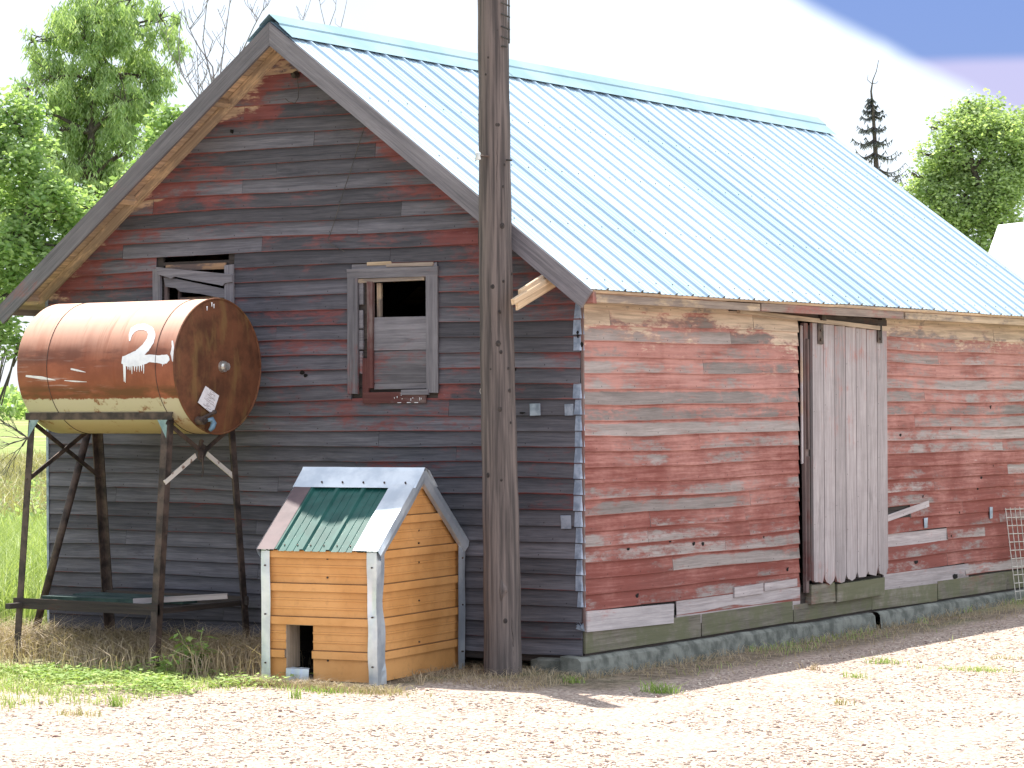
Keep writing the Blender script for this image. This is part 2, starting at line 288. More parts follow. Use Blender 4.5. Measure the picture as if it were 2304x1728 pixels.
# ------------------------------------------------------------------ mesh helpers
def tag(o, label=None, cat=None, group=None, kind=None):
    for k, v in (('label', label), ('category', cat), ('group', group), ('kind', kind)):
        if v: o[k] = v
    return o
def thing(name, loc, label, cat, group=None):
    o = bpy.data.objects.new(name, None); COL.objects.link(o); o.location = loc; o.empty_display_size = .1
    return tag(o, label, cat, group)
class MB:
    def __init__(s): s.v = []; s.f = []; s.uv = []; s.c = []; s.m = []; s.cut = [0]
    def quad(s, pts, uvs=None, cols=None, mi=0):
        n = len(s.v); s.v += [tuple(p) for p in pts]; s.f.append(tuple(range(n, n+len(pts))))
        s.uv += uvs if uvs else [(0, 0)]*len(pts); s.c += cols if cols else [(.5, 0, 0, .5)]*len(pts); s.m.append(mi)
    def board(s, o, a, bb, cc, la, lb, lc, paint=0., raw=0., rnd=None, mi=0, jit=0.):
        """box from corner o with unit axes a (grain), bb (width), cc (thickness)"""
        o, a, bb, cc = map(Vector, (o, a, bb, cc)); r = random.random() if rnd is None else rnd
        P = {}
        for i in (0, 1):
            for j in (0, 1):
                for k in (0, 1):
                    jj = Vector([random.uniform(-jit, jit) for _ in range(3)])
                    P[i, j, k] = o+a*(la*i)+bb*(lb*j)+cc*(lc*k)+jj
        off = random.random()*5
        faces = [((0,0,0),(0,0,1),(0,1,1),(0,1,0)), ((1,0,0),(1,1,0),(1,1,1),(1,0,1)), ((0,0,0),(1,0,0),(1,0,1),(0,0,1)),
                 ((0,1,0),(0,1,1),(1,1,1),(1,1,0)), ((0,0,0),(0,1,0),(1,1,0),(1,0,0)), ((0,0,1),(1,0,1),(1,1,1),(0,1,1))]
        flip = a.cross(bb).dot(cc) < 0; s.cut.append(len(s.f))
        for n_, f in enumerate(faces):
            f = f[::-1] if flip else f
            uv = [(off+q[0]*la+(q[2]*lc if n_ < 2 else 0), (q[1]*lb if n_ not in (2, 3) else q[2]*lc)) for q in f]
            s.quad([P[q] for q in f], uv, [(r, paint, raw, .5)]*4, mi)
    def bar(s, p, q, w, h=None, mi=0, up=(0, 0, 1), paint=0., raw=0.):
        p, q = Vector(p), Vector(q); a = (q-p); l = a.length; a.normalize(); h = h or w
        b_ = a.cross(Vector(up)); b_ = b_.normalized() if b_.length > 1e-4 else Vector((1, 0, 0)); c_ = a.cross(b_)
        s.board(p-b_*(w/2)-c_*(h/2), a, b_, c_, l, w, h, paint, raw, mi=mi)
    def angle(s, p, q, w, t, d1, d2, mi=0):
        """L-profile from p to q with flanges along d1 and d2"""
        p, q, d1, d2 = map(Vector, (p, q, d1, d2)); a = (q-p); l = a.length; a.normalize()
        d1 = (d1-a*d1.dot(a)).normalized(); d2 = (d2-a*d2.dot(a)).normalized()
        s.board(p, a, d1, d2, l, w, t, mi=mi); s.board(p+d2*(t+.0005), a, d2, d1, l, w-t, t, mi=mi)
    def tube(s, pts, rad, n=8, mi=0, cap=True, vals=None):
        pts = [Vector(p) for p in pts]; rs = rad if isinstance(rad, (list, tuple)) else [rad]*len(pts)
        base = len(s.v); prev = None; s.cut.append(len(s.f))
        r = random.random()
        for i, p in enumerate(pts):
            d = (pts[min(i+1, len(pts)-1)]-pts[max(i-1, 0)]).normalized()
            if prev is None:
                x = d.orthogonal().normalized()
            else: x = (prev-d*prev.dot(d)).normalized()
            prev = x; y = d.cross(x)
            for k in range(n):
                a = 2*math.pi*k/n; s.v.append(tuple(p+(x*math.cos(a)+y*math.sin(a))*rs[i]))
                s.uv.append((k/n, i)); s.c.append((r, 0, 0, .5))
        for i in range(len(pts)-1):
            for k in range(n):
                a = base+i*n+k; b_ = base+i*n+(k+1) % n
                s.f.append((a, b_, b_+n, a+n)); s.m.append(mi)
        if cap:
            s.f.append(tuple(base+k for k in reversed(range(n)))); s.m.append(mi)
            s.f.append(tuple(base+(len(pts)-1)*n+k for k in range(n))); s.m.append(mi)
    def mark(s): s.cut.append(len(s.f))
    def each(s, name, mats, parent=None, label=None, **k):
        cs = sorted(set(s.cut+[len(s.f)])); out = []
        for a, b in zip(cs[:-1], cs[1:]):
            if a == b: continue
            q = MB(); ids = sorted({i for f in s.f[a:b] for i in f}); mp = {i: j for j, i in enumerate(ids)}
            q.v = [s.v[i] for i in ids]; q.uv = [s.uv[i] for i in ids]; q.c = [s.c[i] for i in ids]
            q.f = [tuple(mp[i] for i in f) for f in s.f[a:b]]; q.m = s.m[a:b]
            o = q.build(name, mats, parent, **k)
            if label: o['label'] = label
            out.append(o)
        return out
    def build(s, name, mats, parent=None, smooth=False, origin=None):
        me = bpy.data.meshes.new(name)
        v = np.array(s.v, dtype=np.float32)
        if parent is not None: org = np.array(parent.matrix_world.translation if parent.parent is None else (0, 0, 0), dtype=np.float32)
        else: org = np.array(origin if origin else (0, 0, 0), dtype=np.float32)
        root = parent
        if parent is not None:
            t = Vector(parent.location); q = parent.parent
            while q: t += q.location; q = q.parent
            org = np.array(t, dtype=np.float32)
        me.from_pydata((v-org).tolist(), [], s.f)
        for m_ in (mats if isinstance(mats, (list, tuple)) else [mats]): me.materials.append(m_)
        me.polygons.foreach_set('material_index', s.m)
        if smooth: me.polygons.foreach_set('use_smooth', [True]*len(s.f))
        li = np.zeros(len(me.loops), dtype=np.int32); me.loops.foreach_get('vertex_index', li)
        ul = me.uv_layers.new(name='uv'); ul.data.foreach_set('uv', np.array(s.uv, dtype=np.float32)[li].ravel())
        ca = me.attributes.new('pl', 'FLOAT_COLOR', 'POINT'); ca.data.foreach_set('color', np.array(s.c, dtype=np.float32).ravel())
        me.update(); o = bpy.data.objects.new(name, me); COL.objects.link(o)
        if parent is not None: o.parent = parent
        elif origin: o.location = origin
        return o
def raw_mesh(name, V, Fq, mat, C=None, parent=None, nv=4, origin=(0, 0, 0)):
    """fast builder: V (n,3) array, every nv consecutive vertices one face, C (n,) random value"""
    me = bpy.data.meshes.new(name); n = len(V); nf = n//nv if Fq is None else len(Fq)
    V = V-np.array(origin)
    me.vertices.add(n); me.vertices.foreach_set('co', V.astype(np.float32).ravel())
    idx = (np.arange(n) if Fq is None else np.asarray(Fq).ravel()).astype(np.int32)
    me.loops.add(len(idx)); me.loops.foreach_set('vertex_index', idx)
    me.polygons.add(nf); me.polygons.foreach_set('loop_start', np.arange(nf, dtype=np.int32)*nv)
    me.polygons.foreach_set('loop_total', np.full(nf, nv, dtype=np.int32))
    me.materials.append(mat)
    ca = me.attributes.new('pl', 'FLOAT_COLOR', 'POINT'); c = np.zeros((n, 4), dtype=np.float32); c[:, 0] = .5 if C is None else C
    ca.data.foreach_set('color', c.ravel())
    me.update(calc_edges=True); me.validate()
    o = bpy.data.objects.new(name, me); COL.objects.link(o)
    if parent is not None: o.parent = parent
    else: o.location = origin
    return o

# ------------------------------------------------------------------ dimensions of the barn
BW, RZ, BL, GO, EO, EZ = 4.518, 4.159, 7.483, .28, .246, 2.300
PITCH = (RZ-EZ)/(BW/2+EO); HX = -BW/2; GZ = -.12
def roofz(x): return RZ-PITCH*abs(x-HX)
CO = .1013

def course(mb, mapf, intervals, z0, z1, wall, n, holes=(), paintf=None, rawf=None, lens=(1.1, 3.4), thick=.017, seglen=.35, warp=None, minlen=.5):
    """one clapboard course; intervals = [(a0,b0,a1,b1)] s-range at z0 and at z1"""
    for (a0, b0, a1, b1) in intervals:
        lo, hi = min(a0, a1), max(b0, b1)
        if hi-lo < .04: continue
        cuts = [lo]; s = lo+random.uniform(.3, lens[1])
        while s < hi-minlen: cuts.append(s); s += random.uniform(*lens)
        cuts.append(hi)
        for i in range(len(cuts)-1):
            c0, c1 = cuts[i], cuts[i+1]-.0025
            rnd = random.random(); off = random.random()*7; do = random.uniform(-.0015, .0025)
            pb = random.gauss(0, .20)
            k = max(1, int((c1-c0)/seglen)); st = [c0+(c1-c0)*j/k for j in range(k+1)]
            tilt = random.uniform(-.002, .002)
            rows = []
            for j, s_ in enumerate(st):
                sb = min(max(s_, a0), b0); stp = min(max(s_, a1), b1)
                zs = wall(s_, n)+tilt*((s_-c0)/(c1-c0)-.5)*2; ze = wall(s_, n+1)
                w_ = (mnoise.noise(Vector((s_*2.3, n*3.7, 5.1)))*.003) + (warp(s_, n) if warp else 0)
                rows.append((sb, stp, z0+zs, z1+ze+.008, max(.001, thick+do+w_), s_))
            for j in range(k):
                A, B = rows[j], rows[j+1]
                P = [mapf(A[0], A[2], A[4]), mapf(B[0], B[2], B[4]), mapf(B[1], B[3], .0045), mapf(A[1], A[3], .0045)]
                sg = [A[0], B[0], B[1], A[1]]; zz = [A[2], B[2], B[3], A[3]]
                vf = [0, 0, 1, 1]
                cols = [(rnd, (paintf(sg[q], zz[q]) if paintf else 0)+pb, rawf(sg[q], zz[q]) if rawf else 0, vf[q]) for q in range(4)]
                hgt = z1-z0
                uvs = [(off+sg[q]-lo, vf[q]*hgt) for q in range(4)]
                mb.quad(P, uvs, cols)
                P2 = [mapf(A[0], A[2], 0), mapf(B[0], B[2], 0), mapf(B[0], B[2], B[4]), mapf(A[0], A[2], A[4])]
                mb.quad(P2, [(0, 0), (.1, 0), (.1, .01), (0, .01)], [(rnd, 1., 0, .5)]*4)
            for q, sgn in ((rows[0], 1), (rows[-1], -1)):
                tri = [mapf(q[0], q[2], 0), mapf(q[0], q[2], q[4]), mapf(q[1], q[3], .0045)]
                if sgn < 0: tri = tri[::-1]
                mb.quad(tri, [(0, 0), (.01, 0), (0, .1)], [(.1, -.5, 0, .5)]*3)

barn = thing('barn', (HX, 0, 0), 'weathered red clapboard barn with a pale ribbed metal roof and gray sliding door', 'barn')

# gable wall (faces -y)
gmap = lambda s, z, o: (s, -o, z)
WR = (-1.80, -1.10, 1.665, 2.50)         # right window casing area x0 x1 z0 z1
WL = (-3.50, -2.80, 1.70, 2.58)
def cut_intervals(iv, hole, z0, z1):
    x0, x1, h0, h1 = hole
    if z1 <= h0+.02 or z0 >= h1-.02: return iv
    out = []
    for (a0, b0, a1, b1) in iv:
        if x0 >= max(b0, b1) or x1 <= min(a0, a1): out.append((a0, b0, a1, b1)); continue
        if x0 > min(a0, a1): out.append((a0, x0, a1, x0))
        if x1 < max(b0, b1): out.append((x1, b0, x1, b1))
    return out
def gpaint(x, z):
    d = (roofz(x)-.05-z)
    right = max(0, min(1, (x+1.25)/1.2))
    p = .62*math.exp(-(max(0, d)/.36)**1.5)+.04
    if d < .9 and x < HX: p += .12
    p += .30*right*(1 if z > 1.85 else 0)
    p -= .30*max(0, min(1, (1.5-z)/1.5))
    return p-.04
def graw(x, z):
    d = roofz(x)-.05-z
    return .62 if d < .13 and x < HX+.5 else (.30*math.exp(-max(0, d-.1)/.08) if x < HX+.5 else 0)
def gwall(s, n):
    return .006*math.sin(s*1.7+n*.23)+.0035*math.sin(s*4.1+n*.9) + (-.010*math.exp(-((s+1.1)/.45)**2) if 13 <= n <= 15 else 0)
mb = MB(); n = 0; z = 0.
while z < RZ-.1:
    z1 = z+CO
    def rng_at(zz):
        h = (RZ-.05-zz)/PITCH; return max(-BW, HX-h), min(0-.002, HX+h)
    a0, b0 = rng_at(z); a1, b1 = rng_at(z1)
    if b0 <= a0: break
    if b1 < a1: a1 = b1 = HX
    iv = [(a0, b0, a1, b1)]
    iv = cut_intervals(iv, WR, z, z1); iv = cut_intervals(iv, WL, z, z1)
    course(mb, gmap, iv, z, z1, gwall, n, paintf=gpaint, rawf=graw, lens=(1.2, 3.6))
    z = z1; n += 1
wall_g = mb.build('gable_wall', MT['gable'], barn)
wall_g['label'] = 'gray weathered clapboard gable wall with red paint left under the rake'

# sheathing boards behind the siding and the two unseen walls
mb = MB()
def strip(x0, x1, z0, z1):
    zz = z0
    while zz < z1-.001:
        h = min(.16, z1-zz); mb.board((x0, .004, zz), (1, 0, 0), (0, 0, 1), (0, 1, 0), x1-x0, h-.003, .02); zz += h
wr = (-1.665, -1.19, 1.70, 2.43); wl = (-3.45, -2.86, 1.72, 2.57)
strip(-BW, wl[0], -.05, 2.35); strip(wl[0], wl[1], -.05, wl[2]); strip(wl[1], wr[0], -.05, 2.35)
strip(wr[0], wr[1], -.05, wr[2]); strip(wr[1], -.02, -.05, 2.35); strip(wl[0], wl[1], wl[3], 2.6)
strip(wr[0], wr[1], wr[3], 2.6)
zz = 2.35
while zz < RZ-.2:
    h = (RZ-.12-zz-.15)/PITCH
    segs = [(HX-h, HX+h)]
    if zz < 2.57: segs = [(max(-BW, HX-h), wl[0]), (wl[1], wr[0]), (wr[1], min(-.02, HX+h))]
    for a, b in segs:
        if b > a: mb.board((a, .004, zz), (1, 0, 0), (0, 0, 1), (0, 1, 0), b-a, .147, .02)
    zz += .15
mb.build('sheathing', MT['dark'], barn)
mb = MB()
for zz in np.arange(-.05, 2.4, .2):
    mb.board((-BW, 0, zz), (0, 1, 0), (0, 0, 1), (-1, 0, 0), BL, .2, .02)
for zz in np.arange(-.05, RZ-.25, .2):
    h = min(BW/2, (RZ-.08-zz-.2)/PITCH)
    mb.board((HX-h, BL, zz), (1, 0, 0), (0, 0, 1), (0, 1, 0), 2*h, .2, .02)
mb.build('rear_wall', MT['gray'], barn)
mb = MB()
mb.board((-BW+.05, .05, -.06), (1, 0, 0), (0, 1, 0), (0, 0, 1), BW-.1, BL-.1, .03)
for yy in np.arange(.3, BL, .61):
    for sx_ in (-1, 1):
        p = Vector((HX+sx_*(BW/2), yy, roofz(0)-.16)); q = Vector((HX, yy, RZ-.16)); mb.bar(p, q, .04, .13)
    mb.board((-.09, yy, 0), (0, 0, 1), (-1, 0, 0), (0, 1, 0), 2.3, .09, .04)
mb.build('framing', MT['dark'], barn)

# side wall (faces +x)
smap = lambda s, z, o: (o, s, z)
def swall(s, n):
    return .007*math.sin(s*1.1+n*.2+1)+.004*math.sin(s*3.3+n*.7)
def spaint(y, z):
    p = .51+.08*math.sin(y*1.9+z*2.7)
    if z > 1.9: p += .05
    if z < 1.25: p += .16
    return p
def sraw(y, z):
    t = .75 if z > 2.18 else (.52 if z > 2.08 else (.36 if z > 1.98 else (.22 if z > 1.75 else .03)))
    return t*(1.0 if y < 6 else .9)
DOOR = (2.96, 4.33, .15, 2.23)
def swarp(s, n):
    return .006*math.sin(s*2.2+n) if (n in (6, 7) and s > 4.2) else 0
mb = MB(); z = .17; n = 0
missing = {(3, 4.37, 5.55), (5, 4.36, 4.86)}
while z < 2.33:
    z1 = z+CO
    iv = cut_intervals([(.002, BL, .002, BL)], DOOR, z, z1)
    for (nn, m0, m1) in missing:
        if nn == n:
            iv = cut_intervals(iv, (m0, m1, -9, 9), z, z1)
    if n == 0: iv = [(1.16, 2.96, 1.16, 2.96), (5.9, BL, 5.9, BL)]
    course(mb, smap, iv, z, z1, swall, n, paintf=spaint, rawf=sraw, lens=(1.2, 3.0), warp=swarp, thick=.016)
    z = z1; n += 1
w = mb.build('side_wall', MT['side'], barn); w['label'] = 'long side wall of faded red clapboards around the sliding door'
mb = MB(); zz = -.05
while zz < 2.25:
    for (a, b) in ([(.02, BL)] if zz > 2.2 or zz < .15 else [(.02, 2.98), (4.30, BL)]):
        mb.board((-.024, a, zz), (0, 1, 0), (0, 0, 1), (1, 0, 0), b-a, .157, .02)
    zz += .16
mb.build('sheathing', MT['dark'], barn)
# grey under-boards showing where siding has rotted off, replacement plank, pale strip
mb = MB()
mb.board((.000, 4.34, .17+3*CO), (0, 1, 0), (0, 0, 1), (1, 0, 0), 1.24, .10, .006, rnd=.9)
mb.board((.004, 4.36, .17+5*CO-.015), (0, .993, .115), (0, -.115, .993), (1, 0, 0), .85, .05, .010, rnd=.95)
mb.board((.002, 1.16, .10), (0, 1, 0), (0, 0, 1), (1, 0, 0), 1.80, .17, .012, rnd=.8)
mb.board((.016, 1.95, .245), (0, 1, .01), (0, -.01, 1), (1, 0, 0), .42, .07, .010, rnd=1.)
mb.board((.013, 2.40, .262), (0, 1, .01), (0, -.01, 1), (1, 0, 0), .50, .055, .010, rnd=.9)
mb.board((.002, 4.36, .14), (0, 1, 0), (0, 0, 1), (1, 0, 0), 1.6, .13, .012, rnd=.5)
mb.each('patch_board', MT['door'], barn)
mb = MB()
mb.board((.004, .0, .152), (0, 1, -.022), (0, .022, 1), (1, 0, 0), 1.105, .128, .02, rnd=.85, jit=.003)
mb.each('pale_plank', MT['pale'], barn, 'pale replacement plank low at the near corner')
mb = MB()
yy = .0
for ln, zt in ((1.5, .15), (1.35, .145), (1.3, .12), (1.2, .14), (1.4, .15), (.75, .145)):
    mb.board((-.006+random.uniform(0, .004), yy, .012), (0, 1, random.uniform(-.006, .006)), (0, 0, 1), (1, 0, 0), ln-.012, zt, .02, rnd=random.random(), jit=.004); yy += ln
mb.each('skirt_plank', MT['mossy'], barn)
# concrete foundation with worn top
mb = MB(); pts = []
ys = np.arange(-.12, BL+.05, .09)
for i, yy in enumerate(ys):
    nz = mnoise.noise(Vector((yy*1.7, 3, 0)))*.013+mnoise.noise(Vector((yy*7, 9, 0)))*.003
    nx = mnoise.noise(Vector((yy*2.1, 7, 1)))*.012
    pts.append([(-.10, yy, -.0+nz*.3), (.030+nx, yy, -.008+nz), (.052+nx, yy, -.028+nz), (.075+nx*1.6, yy, -.25)])
for i in range(len(pts)-1):
    crack = i in (47,)
    for k in range(3):
        A, B = pts[i], pts[i+1]
        if not crack: mb.quad([A[k], A[k+1], B[k+1], B[k]])
for e, sg in ((0, 1), (-1, -1)):
    q = pts[e]+[(-.1, pts[e][0][1], -.25)]
    mb.quad(q if sg < 0 else q[::-1])
for bx in ((-.33, -.14, .12), (-4.5, .15, .25)):
    mb.board((bx[0], bx[1]+.02, -.25), (1, 0, 0), (0, 1, 0), (0, 0, 1), .32, .3, .235, jit=.02)
mb.board((-BW, .55, -.25), (1, 0, 0), (0, 1, 0), (0, 0, 1), BW-.15, .15, .20, jit=.004)
mb.board((-BW-.02, .2, -.25), (0, 1, 0), (1, 0, 0), (0, 0, 1), BL-.2, .15, .24)
mb.board((-BW-.02, BL-.12, -.25), (1, 0, 0), (0, 1, 0), (0, 0, 1), BW, .15, .24)
mb.build('foundation', MT['conc'], barn)

# dark holes and knots in the boards
mb = MB()
def blob(c, ax1, ax2, nrm, r1, r2, k=9):
    c, ax1, ax2, nrm = map(Vector, (c, ax1, ax2, nrm))
    q = []; mb.mark()
    for i in range(k):
        a = 2*math.pi*i/k; j = random.uniform(.7, 1.2); q.append(c+ax1*(math.cos(a)*r1*j)+ax2*(math.sin(a)*r2*j))
    for i in range(k):
        mb.quad([c+nrm*.002, q[i], q[(i+1) % k]])
for u, v, r1, r2 in ((1414, 1235, .02, .011), (1508, 1218, .018, .012), (1561, 1224, .022, .017), (1582, 1224, .02, .015), (1772, 1281, .017, .016),
        (1434, 1341, .022, .021), (1719, 1208, .008, .011), (2026, 979, .022, .011), (2229, 916, .016, .017), (2208, 1076, .022, .018), (2200, 1100, .02, .02),
        (2141, 1206, .012, .012), (2061, 1265, .035, .016), (2159, 1153, .012, .01), (2270, 959, .007, .012), (2150, 1296, .055, .02), (2139, 965, .008, .012), (2235, 1048, .008, .01), (2077, 1117, .012, .012)):
    p = hit(u, v, 0, .018); zf = ((p.z-.17) % CO)/CO
    p = hit(u, v, 0, .017-.0125*zf+.003); blob(p, (0, 1, 0), (.12, 0, 1), (1, 0, 0), r1, r2)
for u, v, r1, r2 in ((522, 296, .016, .016), (680, 838, .022, .018), (688, 845, .02, .012), (1157, 830, .017, .015), (1175, 929, .025, .006), (658, 166, .022, .02), (1300, 752, .01, .025), (1309, 775, .012, .02)):
    p = hit(u, v, 1, -.018); zf = (p.z % CO)/CO
    p = hit(u, v, 1, -(.018-.0125*zf+.005)); blob(p, (1, 0, 0), (0, -.12, 1), (0, -1, 0), r1, r2)
mb.each('knot_hole', MT['hole'], barn)

# ---- roof
def slope_pt(sgn, t, y, h=0.):
    """t = 0 at ridge, 1 at eave; h = height above the sheet plane"""
    run = (BW/2+EO)*t; nx, nz = math.sin(math.atan(PITCH)), math.cos(math.atan(PITCH))
    return (HX+sgn*(run+h*nx), y, RZ-PITCH*run+h*nz)
prof = []; RS = .2135; y = -GO-.01
YE = BL+GO
while y < YE:
    for dy, h in ((0, 0), (.052, 0), (.055, .004), (.066, .004), (.069, 0), (.114, 0), (.117, .004), (.128, .004), (.131, 0), (.182, 0), (.189, .016), (.2045, .016)):
        if y+dy < YE: prof.append((y+dy, h))
    y += RS
roof = None
mb = MB()
TS = (0, .1, .25, .4, .55, .7, .85, 1.0)
for sgn in (1, -1):
    for j in range(len(TS)-1):
        for i in range(len(prof)-1):
            (ya, ha), (yb, hb) = prof[i], prof[i+1]
            def pp(t, y_, h_):
                # slight oil-canning of the thin sheets and a ragged lower edge
                wv = .0022*mnoise.noise(Vector((y_*1.3, t*5, 2.2*sgn)))
                tt = t+(.0035*math.sin(math.floor((y_+.3)/.86)*7.3) if t == 1.0 else 0)
                return slope_pt(sgn, tt, y_, h_+wv)
            q = [pp(TS[j], ya, ha), pp(TS[j+1], ya, ha), pp(TS[j+1], yb, hb), pp(TS[j], yb, hb)]
            if sgn < 0: q = q[::-1]
            mb.quad(q)
    for (t, ) in ((.06,), (.3,), (.52,), (.75,), (.965,)):
        y = -GO-.01+.092
        while y < YE-.05:
            p = Vector(slope_pt(sgn, t, y+random.uniform(-.003, .003), .003)); nrm = Vector((sgn*math.sin(math.atan(PITCH)), 0, math.cos(math.atan(PITCH))))
            mb.tube([p, p+nrm*.005], .0045, 6, 1); y += RS
roof = mb.build('roof', [MT['roofL'], MT['steel']], barn); roof['label'] = 'pale blue white ribbed metal roofing with rows of screws'
mb = MB()
y0 = -GO-.02
cap = []
for seg in range(3):
    ya, yb = y0+seg*(YE-y0)/3, y0+(seg+1)*(YE-y0)/3+.05; hh = .024+.0025*(seg % 2)
    line = [(-1, .073, hh-.004), (-1, .028, hh+.003), (-1, .024, hh+.012), (0, 0, hh+.018), (1, .024, hh+.012), (1, .028, hh+.003), (1, .073, hh-.004)]
    P = []
    for sg, t, h in line:
        P.append([slope_pt(sg if sg else 1, t, yy, h) if sg else (HX, yy, RZ+h*1.2) for yy in np.linspace(ya, yb, 8)])
    for i in range(len(P)-1):
        for j in range(7):
            mb.quad([P[i][j], P[i+1][j], P[i+1][j+1], P[i][j+1]])
mb.build('ridge_cap', MT['ridge'], roof)
# decking below the sheet, soffit boards
mb = MB()
for sgn in (1, -1):
    t0 = 0.
    nrm = Vector((sgn*math.sin(math.atan(PITCH)), 0, math.cos(math.atan(PITCH)))); dn = Vector((sgn*math.cos(math.atan(PITCH)), 0, -math.sin(math.atan(PITCH))))
    Ls = (BW/2+EO)/math.cos(math.atan(PITCH)); wd = .165; k = 0
    while k*wd < Ls-.02:
        w_ = min(wd, Ls-k*wd)-.003
        o = Vector((HX, -GO+.002, RZ))+dn*(k*wd+.001)-nrm*.028
        mb.board(o, (0, 1, 0), dn, nrm, BL+2*GO-.004, w_, .020, raw=random.uniform(.3, .6), jit=.0015); k += 1
mb.build('roof_deck', MT['raw'], roof)
# rake (barge) boards front and back, lookouts, frieze boards
def rakeboard(sgn, y, name, mat, L0=0., L1=None, hgt=.125, th=.022, drop=.004, raw=0., extra=.0):
    m_ = MB(); nrm = Vector((sgn*math.sin(math.atan(PITCH)), 0, math.cos(math.atan(PITCH)))); dn = Vector((sgn*math.cos(math.atan(PITCH)), 0, -math.sin(math.atan(PITCH))))
    Ls = (BW/2+EO)/math.cos(math.atan(PITCH))+extra; k = 12
    top, bot = [], []
    for i in range(k+1):
        s_ = L0+((L1 or Ls)-L0)*i/k
        base = Vector((HX, y, RZ))+dn*s_-nrm*drop
        w_ = mnoise.noise(Vector((s_*1.5, sgn*3, y)))*.003
        p = base.copy(); q = base-nrm*(hgt+w_)
        if i == 0:                                   # plumb cut at the peak
            p = Vector((HX+sgn*.001, y, RZ-drop/math.cos(math.atan(PITCH)))); q = Vector((HX+sgn*.001, y, RZ-(hgt+drop)/math.cos(math.atan(PITCH))))
        top.append(p); bot.append(q)
    sy = Vector((0, -th, 0)); r_ = random.random()
    c = [(r_, -.1, raw, .5)]*4
    for i in range(k):
        a, b_, c_, d_ = top[i], top[i+1], bot[i+1], bot[i]; u0, u1 = i*.2, (i+1)*.2
        f = [d_+sy, c_+sy, b_+sy, a+sy]; fl = sgn < 0
        def q4(P, UV): m_.quad(P[::-1] if fl else P, UV[::-1] if fl else UV, c)
        q4(f, [(u0, 0), (u1, 0), (u1, hgt), (u0, hgt)])
        q4([a, b_, c_, d_], [(u0, 0), (u1, 0), (u1, hgt), (u0, hgt)])
        q4([a+sy, b_+sy, b_, a], [(u0, 0), (u1, 0), (u1, .02), (u0, .02)])
        q4([d_, c_, c_+sy, d_+sy], [(u0, 0), (u1, 0), (u1, .02), (u0, .02)])
    m_.quad([top[-1]+sy, bot[-1]+sy, bot[-1], top[-1]][::(-1 if sgn < 0 else 1)], None, c)
    return m_.build(name, mat, barn)
rakeboard(1, -GO, 'rake_board', MT['gray'], extra=.015); rakeboard(-1, -GO, 'rake_board', MT['gray'], extra=.015)
rakeboard(1, YE+.02, 'rake_board', MT['gray']); rakeboard(-1, YE+.02, 'rake_board', MT['gray'])
# frieze board lying against the gable under the soffit, left slope (the one seen from below)
for sgn in (-1, 1):
    rakeboard(sgn, -.018, 'frieze_board', MT['raw'], L0=.06, L1=2.95 if sgn < 0 else 2.75, hgt=.062, th=.030, drop=.032, raw=.5)
mb = MB()
for sgn, ss in ((-1, (.72, 1.78, 2.93)), (1, (.9, 1.9, 2.8))):
    nrm = Vector((sgn*math.sin(math.atan(PITCH)), 0, math.cos(math.atan(PITCH)))); dn = Vector((sgn*math.cos(math.atan(PITCH)), 0, -math.sin(math.atan(PITCH))))
    for s_ in ss:
        o = Vector((HX, -GO+.002, RZ))+dn*s_-nrm*.082
        mb.board(o, (0, 1, 0), dn, nrm, GO-.05, .045, .053, raw=.45, jit=.004)
mb.each('lookout', MT['raw'], barn)
# eave trim board and rafter end at the right eave
mb = MB()
mb.board((EO-.045, -GO+.01, EZ-.078), (0, 1, 0), (0, 0, 1), (1, 0, 0), 2.25, .05, .02, raw=.5)
mb.board((EO-.044, 2.0, EZ-.078), (0, 1, 0), (0, 0, 1), (1, 0, 0), 2.3, .055, .02, raw=.1, paint=.25)
mb.board((EO-.043, 4.33, EZ-.078), (0, 1, 0), (0, 0, 1), (1, 0, 0), 3.4, .05, .02, raw=.55)
mb.board((EO-.09, -GO+.004, EZ-.085), (1, 0, 0), (0, 1, 0), (0, 0, 1), .1, .035, .07, raw=.2, paint=.5, jit=.004)
mb.board((-BW-EO+.02, -GO+.01, EZ-.05), (0, 1, 0), (0, 0, 1), (1, 0, 0), BL+2*GO-.02, .05, .02, raw=.2)
mb.each('eave_trim', MT['oldwood'], barn)
# broken lookout board sticking out into the sun by the right rake
mb = MB()
pa, pb_ = hit(1266, 618, 1, -.08), hit(1166, 681, 1, -.62)
ax = (pb_-pa).normalized(); wv_ = ax.cross(Vector((0, 1, .35))).normalized(); tv = ax.cross(wv_)
lg = (pb_-pa).length
mb.board(pa-wv_*.05, ax, wv_, tv, lg, .047, .018, raw=.8, jit=.004)
mb.board(pa+wv_*.0, ax, wv_, tv, lg+.05, .036, .02, raw=.7, jit=.006)
mb.board(pa+wv_*.03+tv*.022, ax, wv_, tv, lg-.07, .03, .014, raw=.55, jit=.005)
o_ = mb.build('broken_lookout', MT['raw'], barn); o_['label'] = 'splintered bare board hanging out under the right rake in the sun'

